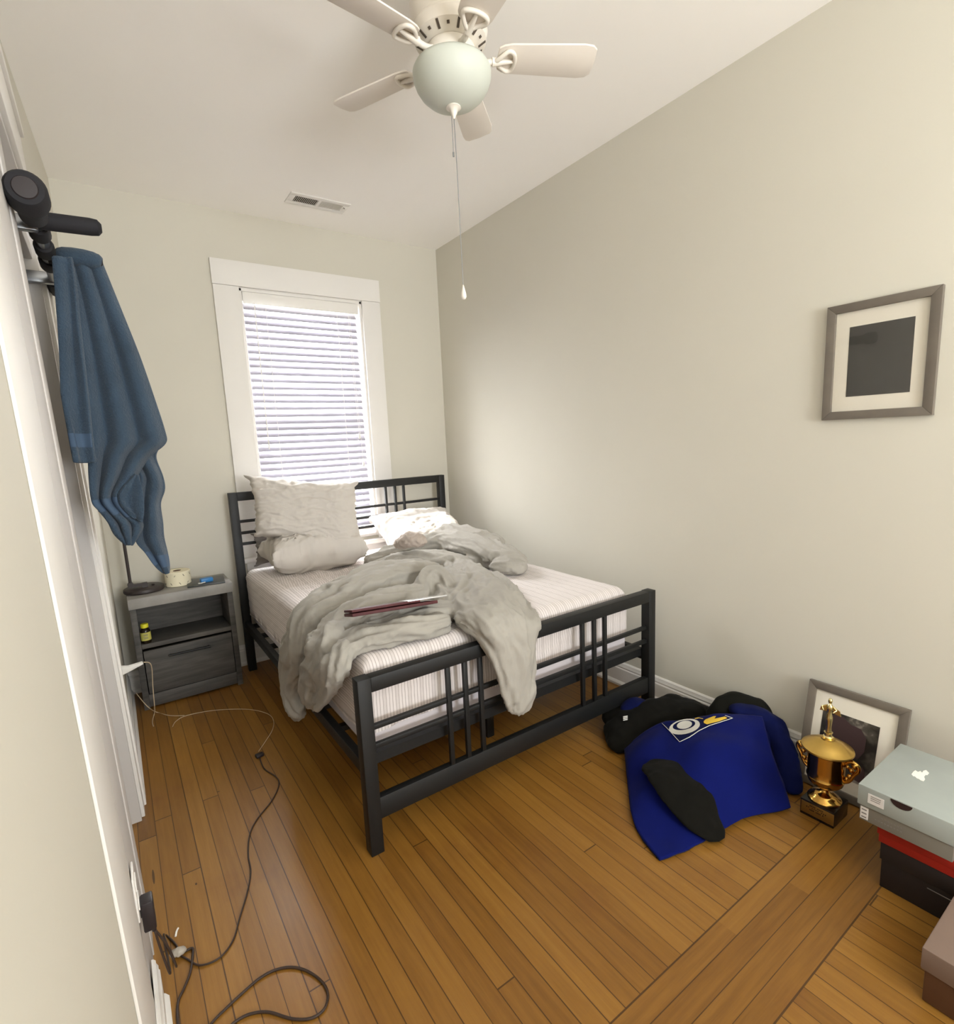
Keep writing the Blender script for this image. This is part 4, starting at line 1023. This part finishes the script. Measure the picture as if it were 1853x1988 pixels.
MB().lathe([(.003, .303), (.016, .304), (.017, .308), (.0125, .312), (.0115, .322), (.014, .325), (.003, .326)], (tx, ty, 0), 20).build('pedestal', 'palegold', tr_)
# winged figurine holding a wreath
b = MB(); zf = .325
b.lathe([(.003, zf), (.010, zf + .002), (.0085, zf + .02), (.0105, zf + .045), (.0105, zf + .058), (.0065, zf + .072), (.0095, zf + .088), (.0105, zf + .098), (.006, zf + .105), (.0032, zf + .109), (.002, zf + .111)], (tx, ty, 0), 14)
b.lathe([(.001, zf + .108), (.0055, zf + .111), (.0068, zf + .118), (.0055, zf + .126), (.001, zf + .129)], (tx, ty, 0), 12)
for s_ in (-1, 1): b.tube([(tx, ty + s_ * .009, zf + .100), (tx - .004, ty + s_ * .023, zf + .092), (tx - .012, ty + s_ * .015, zf + .082)], [.0035, .003, .0022], 7)
for s_ in (-1, 1): b.prism([(tx + .004, ty + s_ * .004, zf + .100), (tx + .004, ty + s_ * .030, zf + .088), (tx + .004, ty + s_ * .034, zf + .070), (tx + .004, ty + s_ * .012, zf + .074)], (.003, 0, 0))
b.build('figurine', 'palegold', tr_, smooth=60)
for s_ in (-1, 1):
    b = MB()
    P = [(0, .059, .232), (0, .076, .247), (0, .096, .240), (0, .099, .222), (0, .086, .200), (0, .080, .184), (0, .070, .168), (0, .056, .158)]
    b.tube(spline([(tx, ty + s_ * y, z) for x, y, z in P], 5), .0065, 10)
    for (y, z, r) in ((.088, .236, .012), (.078, .215, .009), (.074, .190, .009), (.066, .222, .007), (.066, .176, .008)):
        b.lathe([(.001, -r), (r * .7, -r * .7), (r, 0), (r * .7, r * .7), (.001, r)], (tx, ty + s_ * y, z), 10)
    b.build('handle', 'gold', tr_, smooth=60)

# ------------------------------------------------------------------ boxes on the right
bxs = 1.872
def skew(x_, y_, z_): return (x_, y_, z_)
def card(name, x0, x1, y0, y1, z0, z1, mt, label):
    t_ = thing(name, ((x0 + x1) / 2, (y0 + y1) / 2, z0), label, 'box', 'shoe boxes stacked by the right wall'); return t_
s1 = card('shoe_box', 1.862, 2.19, .215, .515, 0, .15, 'blackbox', 'black shoe box, bottom of the stack by the right wall')
MB().box(1.864, .217, 0, 2.188, .513, .115).build('box_body', 'blackbox', s1, bevel=.002)
MB().box(1.860, .213, .095, 2.192, .517, .152).build('lid', 'blackbox', s1, bevel=.002)
MB().box(1.8594, .345, .078 + .0, 1.8600, .400, .0805).build('printed_line', 'ink', s1)
s2 = card('shoe_box', 1.862, 2.19, .2, .52, .153, .222, 'redbox', 'red shoe box, middle of the stack by the right wall')
MB().box(1.856, .205, .1525, 2.19, .522, .215).build('box_body', 'redbox', s2, bevel=.002)
MB().box(1.852, .200, .180, 2.194, .526, .2165).build('lid', 'redbox', s2, bevel=.002)
s3 = card('shoe_box', 1.82, 2.16, .22, .57, .217, .335, 'greybox', 'pale grey shoe box with torn sticker and thumb hole, top of the stack')
MB().box(1.826, .345, .2175, 2.155, .566, .318).build('box_body', 'greybox2', s3, bevel=.002)
MB().box(1.820, .339, .268, 2.161, .572, .334).build('lid', 'greybox', s3, bevel=.003)
b = MB(); P = [(1.8188, .4645 - .026 * math.cos(a_), .331 - .020 * math.sin(a_)) for a_ in np.linspace(0, PI, 12)]
b.prism(P, (.0016, 0, 0)); b.build('thumb_hole', 'hole', s3)
MB().box(1.8186, .505, .286, 1.820, .545, .316).build('price_label', 'label', s3)
b = MB(); [b.box(1.8182, .512 + .001 * k, .309 - .006 * k, 1.8186, .538, .311 - .006 * k) for k in range(3)]; b.build('lettering', 'ink', s3)
MB().box(1.8246, .543, .224, 1.826, .563, .262).build('size_label', 'label', s3)
b = MB()
for z in (.228, .240, .252): b.box(1.8243, .547, z, 1.8246, .560, z + .004)
for k in range(9): b.box(1.8254, .46 + k * .0078, .235, 1.8259, .4635 + k * .0078, .2385)
for k in range(7): b.box(1.8254, .46 + k * .0078, .247, 1.8259, .4635 + k * .0078, .250)
b.build('lettering', 'ink', s3)
b = MB(); b.prism([tuple(at(1520 + X_ / 5.522, 1320 + Y_ / 5.522, Z=.334)) for X_, Y_ in ((1382, 1012), (1402, 985), (1424, 970), (1452, 988), (1478, 978), (1496, 996), (1512, 974), (1540, 968), (1572, 1000), (1552, 1022), (1534, 1018), (1518, 1040), (1528, 1068), (1512, 1088), (1480, 1076), (1462, 1062), (1440, 1056), (1420, 1036), (1400, 1032))], (0, 0, .0008)); b.build('torn_sticker', 'torn', s3)
s4 = thing('cardboard_box', (1.66, .17, 0), 'brown cardboard box with taupe lid at the lower right corner of the picture', 'box')
MB().box(1.556, .02, 0, 1.842, .322, .106).build('box_body', 'brownbox', s4, bevel=.004)
MB().box(1.549, .013, .090, 1.849, .329, .150).build('lid', 'taupe', s4, bevel=.004)

# ------------------------------------------------------------------ clothes on the floor
def cgrid(rows, n=7, extra=None):
    """rows of control points -> smooth grid"""
    R_ = [spline(r_, n) for r_ in rows]
    C_ = [spline([R_[i][j] for i in range(len(R_))], n) for j in range(len(R_[0]))]
    return [[C_[j][i] for j in range(len(C_))] for i in range(len(C_[0]))]
g = lambda px, py, z: at(px, py, Z=z)
hood = thing('sweatshirt', (1.75, 1.15, 0), 'royal blue and black zip-neck sweatshirt heaped on the floor beside the trophy', 'sweatshirt')
rows = [
 [g(1213, 1450, .03), g(1285, 1404, .15), g(1350, 1396, .19), g(1420, 1388, .21), g(1480, 1392, .20)],
 [g(1216, 1480, .03), g(1280, 1432, .15), g(1350, 1426, .19), g(1430, 1412, .21), g(1490, 1430, .18)],
 [g(1221, 1530, .02), g(1290, 1490, .11), g(1360, 1480, .15), g(1440, 1470, .17), g(1505, 1480, .13)],
 [g(1229, 1590, .012), g(1290, 1560, .05), g(1370, 1545, .08), g(1450, 1535, .09), g(1520, 1520, .06)],
 [g(1250, 1630, .012), g(1310, 1620, .018), g(1380, 1600, .03), g(1455, 1570, .04), g(1530, 1550, .03)],
 [g(1281, 1668, .010), g(1330, 1652, .010), g(1390, 1618, .012), g(1450, 1588, .022), g(1535, 1568, .014)],
]
P = cgrid(rows, 8)
for i, r_ in enumerate(P):
    for j, p in enumerate(r_):
        p.z += .030 * noise.noise(Vector((p.x * 6, p.y * 6, 2))) * min(1, p.z / .04) + .004 * noise.noise(Vector((p.x * 22, p.y * 22, 5)))
        p.z = max(p.z, .008)
b = MB(); b.grid(P, .010, 'royal'); body = b.build('body', 'royal', hood, smooth=180)
# surface lookup for things lying on the body
from mathutils.bvhtree import BVHTree
bm = bmesh.new(); bm.from_mesh(body.data); bm.transform(Matrix.Translation(ORG[body.name])); BV = BVHTree.FromBMesh(bm); bm.free()
def onb(px, py, lift=.003):
    o_ = Vector(CAM); d = raydir(px, py); h_ = BV.ray_cast(o_, d)
    if h_[0] is None: return at(px, py, Z=.02)
    n_ = h_[1] if h_[1].dot(d) < 0 else -h_[1]
    return h_[0] + n_ * lift
# under-filling: the heap it is thrown over, part of the same garment
b = MB(); uS = strand(b, [g(1300, 1440, .07), g(1370, 1432, .09), g(1440, 1425, .10), g(1485, 1440, .08)], [.09, .10, .10, .09], [.06, .085, .09, .07])
uS += strand(b, [g(1310, 1500, .04), g(1380, 1490, .05), g(1450, 1485, .055)], [.08, .09, .08], [.035, .05, .055])
Vu, Nu, fu = blob(b, .012, 3); mesh_obj('lining', Vu, fu, 'navy', hood)
# black sleeve laid over the front
def sleeve(path, w, h_, mt, nm, lift=.006, fold=.004, seed=1.):
    P_ = [onb(px, py, lift) for px, py in path]
    b = MB(); strand(b, P_, w, h_, n=8)
    V_, N2, f2 = blob(b, .005, 3)
    V_ = V_ + N2 * np.array([[fold * noise.noise(Vector(p * 28 + seed))] for p in V_])
    V_[:, 2] = np.maximum(V_[:, 2], .003)
    return mesh_obj(nm, V_, f2, mt, hood)
sleeve([(1276, 1492), (1300, 1502), (1326, 1532), (1346, 1566), (1364, 1594), (1382, 1616)], [.075, .105, .108, .095, .080, .060], [.012, .018, .020, .020, .018, .014], 'blackcloth', 'sleeve', .012)
b = MB()
b = MB(); q = strand(b, [g(1428, 1378, .20), g(1462, 1385, .19), g(1495, 1402, .16), g(1515, 1436, .12), g(1528, 1476, .07), g(1536, 1515, .035), g(1541, 1535, .02)], [.045, .055, .055, .050, .048, .042, .035], [.03, .035, .035, .03, .028, .022, .016], n=7)
V_, N2, f2 = blob(b, .007, 4); V_ = V_ + N2 * np.array([[.007 * noise.noise(Vector(p * 24)) ] for p in V_]); V_[:, 2] = np.maximum(V_[:, 2], .003); mesh_obj('sleeve', V_, f2, 'navy', hood)
b = MB(); q = strand(b, [g(1386, 1394, .14), g(1402, 1376, .18), g(1428, 1366, .20), g(1462, 1372, .19), g(1492, 1388, .15), g(1512, 1412, .11)], [.035, .05, .055, .05, .045, .035], [.035, .045, .05, .045, .04, .03], n=7)
q = strand(b, [g(1418, 1362, .20), g(1424, 1352, .215)], [.014, .006], [.014, .006])
V_, N2, f2 = blob(b, .007, 4); V_ = V_ + N2 * np.array([[.007 * noise.noise(Vector(p * 22 + 4))] for p in V_]); V_[:, 2] = np.maximum(V_[:, 2], .003); mesh_obj('hood', V_, f2, 'blackcloth2', hood)
# logo: outlined panel, a white ring with a disc, and a yellow stroke
def decal(poly, mt, nm, par, lift=.004, th=.0012, sub=1):
    b = MB(); pts = []
    for i in range(len(poly)):
        a_, c2 = poly[i], poly[(i + 1) % len(poly)]
        for k in range(sub): pts.append((a_[0] + (c2[0] - a_[0]) * k / sub, a_[1] + (c2[1] - a_[1]) * k / sub))
    cx_ = sum(p[0] for p in pts) / len(pts); cy_ = sum(p[1] for p in pts) / len(pts)
    n = len(pts); V_ = [onb(cx_, cy_, lift)]
    fr_ = [.34, .67, 1]
    for f_ in fr_: V_ += [onb(cx_ + (p[0] - cx_) * f_, cy_ + (p[1] - cy_) * f_, lift) for p in pts]
    F_ = [(0, 1 + i, 1 + (i + 1) % n) for i in range(n)]
    for q_ in range(2):
        F_ += [(1 + q_ * n + i, 1 + (q_ + 1) * n + i, 1 + (q_ + 1) * n + (i + 1) % n, 1 + q_ * n + (i + 1) % n) for i in range(n)]
    b.add(V_, F_); return b.build(nm, mt, par, smooth=180)
def stroke(pts, w, mt, nm, par, lift=.004, closed=False):
    b = MB(); P2 = []
    for i in range(len(pts) - 1):
        for k in range(6): P2.append((pts[i][0] + (pts[i + 1][0] - pts[i][0]) * k / 6, pts[i][1] + (pts[i + 1][1] - pts[i][1]) * k / 6))
    P2.append(pts[-1])
    V_ = [onb(p[0], p[1], lift) for p in P2]
    b.tube(V_, w, 6, flat=[((0, -.3, 1), .0008)] * len(V_)); return b.build(nm, mt, par, smooth=180)
lg = decal([(1288, 1408), (1321, 1441), (1359, 1420), (1382, 1409), (1421, 1397), (1408, 1391), (1372, 1396), (1330, 1399)], 'navy', 'logo_panel', hood, lift=.0025, sub=4)
stroke([(1287, 1406), (1305, 1425), (1321, 1442), (1340, 1433), (1359, 1420), (1380, 1410), (1423, 1396), (1408, 1391)], .0016, 'white_print', 'logo_outline', lg, lift=.005)
n = 26; outer = [(1330 + 30 * math.cos(a_) + 1.5 * math.sin(a_), 1412.5 - 15 * math.sin(a_) - 4 * math.cos(a_)) for a_ in np.linspace(0, 2 * PI, n, endpoint=False)]
inner = [(1329 + 22 * math.cos(a_) + 1 * math.sin(a_), 1409.5 - 9.5 * math.sin(a_) - 3 * math.cos(a_)) for a_ in np.linspace(0, 2 * PI, n, endpoint=False)]
b = MB(); V_ = [onb(*p, .0045) for p in outer] + [onb(*p, .0045) for p in inner]
b.add(V_, [(i, (i + 1) % n, (i + 1) % n + n, i + n) for i in range(n)]); b.build('logo_ring', 'white_print', lg, smooth=180)
decal([(1330 + 15 * math.cos(a_), 1409 - 8 * math.sin(a_) - 2 * math.cos(a_)) for a_ in np.linspace(0, 2 * PI, 18, endpoint=False)], 'white_print', 'logo_disc', lg, lift=.0046)
decal([(1367.5, 1402), (1372, 1398), (1387, 1392), (1391.5, 1392), (1388, 1397), (1407.5, 1393), (1413, 1396), (1397, 1402), (1374, 1408), (1368, 1405.5)], 'yellow_print', 'logo_stroke', lg, lift=.0046)

stroke([(1350, 1397), (1358, 1395.5), (1366, 1397.5)], .0022, 'yellow_print', 'logo_dash', lg, lift=.005)
# dark clothes behind it
dk = thing('dark_clothes', (1.95, 1.55, 0), 'dark heap of clothes on the floor under the bed corner post', 'clothes')
b = MB(); q = strand(b, [g(1200, 1430, .04), g(1230, 1408, .07), g(1270, 1392, .10), g(1310, 1384, .11), g(1350, 1390, .10), g(1378, 1402, .06)], [.09, .10, .10, .10, .09, .06], [.04, .06, .075, .08, .07, .05], n=6)
q += strand(b, [g(1186, 1395, .05), g(1215, 1385, .07), g(1245, 1385, .07)], [.06, .08, .06], [.05, .06, .05])
q += strand(b, [g(1195, 1445, .03), g(1240, 1436, .04), g(1290, 1415, .06)], [.05, .07, .07], [.03, .035, .04])
V_, N2, f2 = blob(b, .01, 4); V_ = V_ + N2 * np.array([[.012 * noise.noise(Vector(p * 14)) + .004 * noise.noise(Vector(p * 40))] for p in V_]); V_[:, 2] = np.maximum(V_[:, 2], .003)
mesh_obj('sweatpants', V_, f2, 'blackcloth', dk)
b = MB(); q = strand(b, [g(1212, 1374, .12), g(1236, 1366, .14), g(1262, 1372, .13)], [.035, .045, .03], [.02, .028, .02], n=6)
V_, N2, f2 = blob(b, .007, 3); V_ = V_ + N2 * np.array([[.006 * noise.noise(Vector(p * 25))] for p in V_]); mesh_obj('blue_panel', V_, f2, 'navy', dk)['label'] = 'dark blue cloth panel'
b = MB(); pm = at(1213, 1385, Z=.125)
for k in range(3): b.obox(pm + Vector((0, 0, -.008 + k * .008)) + Vector((-.03, -.03, 0)), (.010, -.004, 0), (0, .001, 0), (0, 0, .0024))
b.build('white_mark', 'white_print', dk)

# ------------------------------------------------------------------ light
wd = bpy.data.worlds.new('world'); scene.world = wd; wd.use_nodes = True
bg = wd.node_tree.nodes['Background']; bg.inputs[0].default_value = (.93, .96, 1.0, 1); bg.inputs[1].default_value = 3.0
def light(name, typ, loc, rot, energy, color, **kw):
    l = bpy.data.lights.new(name, typ); l.energy = energy; l.color = color
    for k, v in kw.items(): setattr(l, k, v)
    o_ = bpy.data.objects.new(name, l); COL.objects.link(o_); o_.location = loc; o_.rotation_euler = rot; return o_
sd = Vector((.70, -1.0, -1.19)).normalized()
s_ = light('sun', 'SUN', (1, 5, 5), sd.to_track_quat('-Z', 'Y').to_euler(), 13.0, (1, .96, .9), angle=math.radians(2))
light('window_daylight', 'AREA', ((WX0 + WX1) / 2, D + .30, 1.62), (math.radians(-90), 0, 0), 120, (.97, .98, 1), shape='RECTANGLE', size=1.0, size_y=1.8)
light('rear_window_daylight', 'AREA', ((RX0 + RX1) / 2, -2.62, 1.55), (math.radians(140), 0, 0), 92, (.95, .98, 1), shape='RECTANGLE', size=1.15, size_y=1.45)

struct(bx(-.6, D + .15, 2.95, 3.2, D + 1.12, 3.05).build('sun_blocker', 'trim'))  # unseen overhang, added to keep the sun off the upper window
# ------------------------------------------------------------------ camera
cam = bpy.data.cameras.new('camera'); co = bpy.data.objects.new('camera', cam); COL.objects.link(co)
cam.sensor_fit = 'HORIZONTAL'; cam.sensor_width = 36; cam.lens = F / IW * 36; cam.clip_start = .01
cam.shift_x = -PX / IW; cam.shift_y = PY / IW
mw = Matrix(((AR[0], AU[0], -AF[0], CAM[0]), (AR[1], AU[1], -AF[1], CAM[1]), (AR[2], AU[2], -AF[2], CAM[2]), (0, 0, 0, 1)))
co.matrix_world = mw; scene.camera = co

scene.view_settings.view_transform = 'Standard'; scene.view_settings.look = 'None'
scene.view_settings.gamma = 1; scene.view_settings.use_curve_mapping = False; scene.view_settings.exposure = 0.88
cy = scene.cycles; cy.max_bounces = 10; cy.diffuse_bounces = 6; cy.glossy_bounces = 4; cy.transparent_max_bounces = 8
cy.use_denoising = True; cy.sample_clamp_indirect = 6
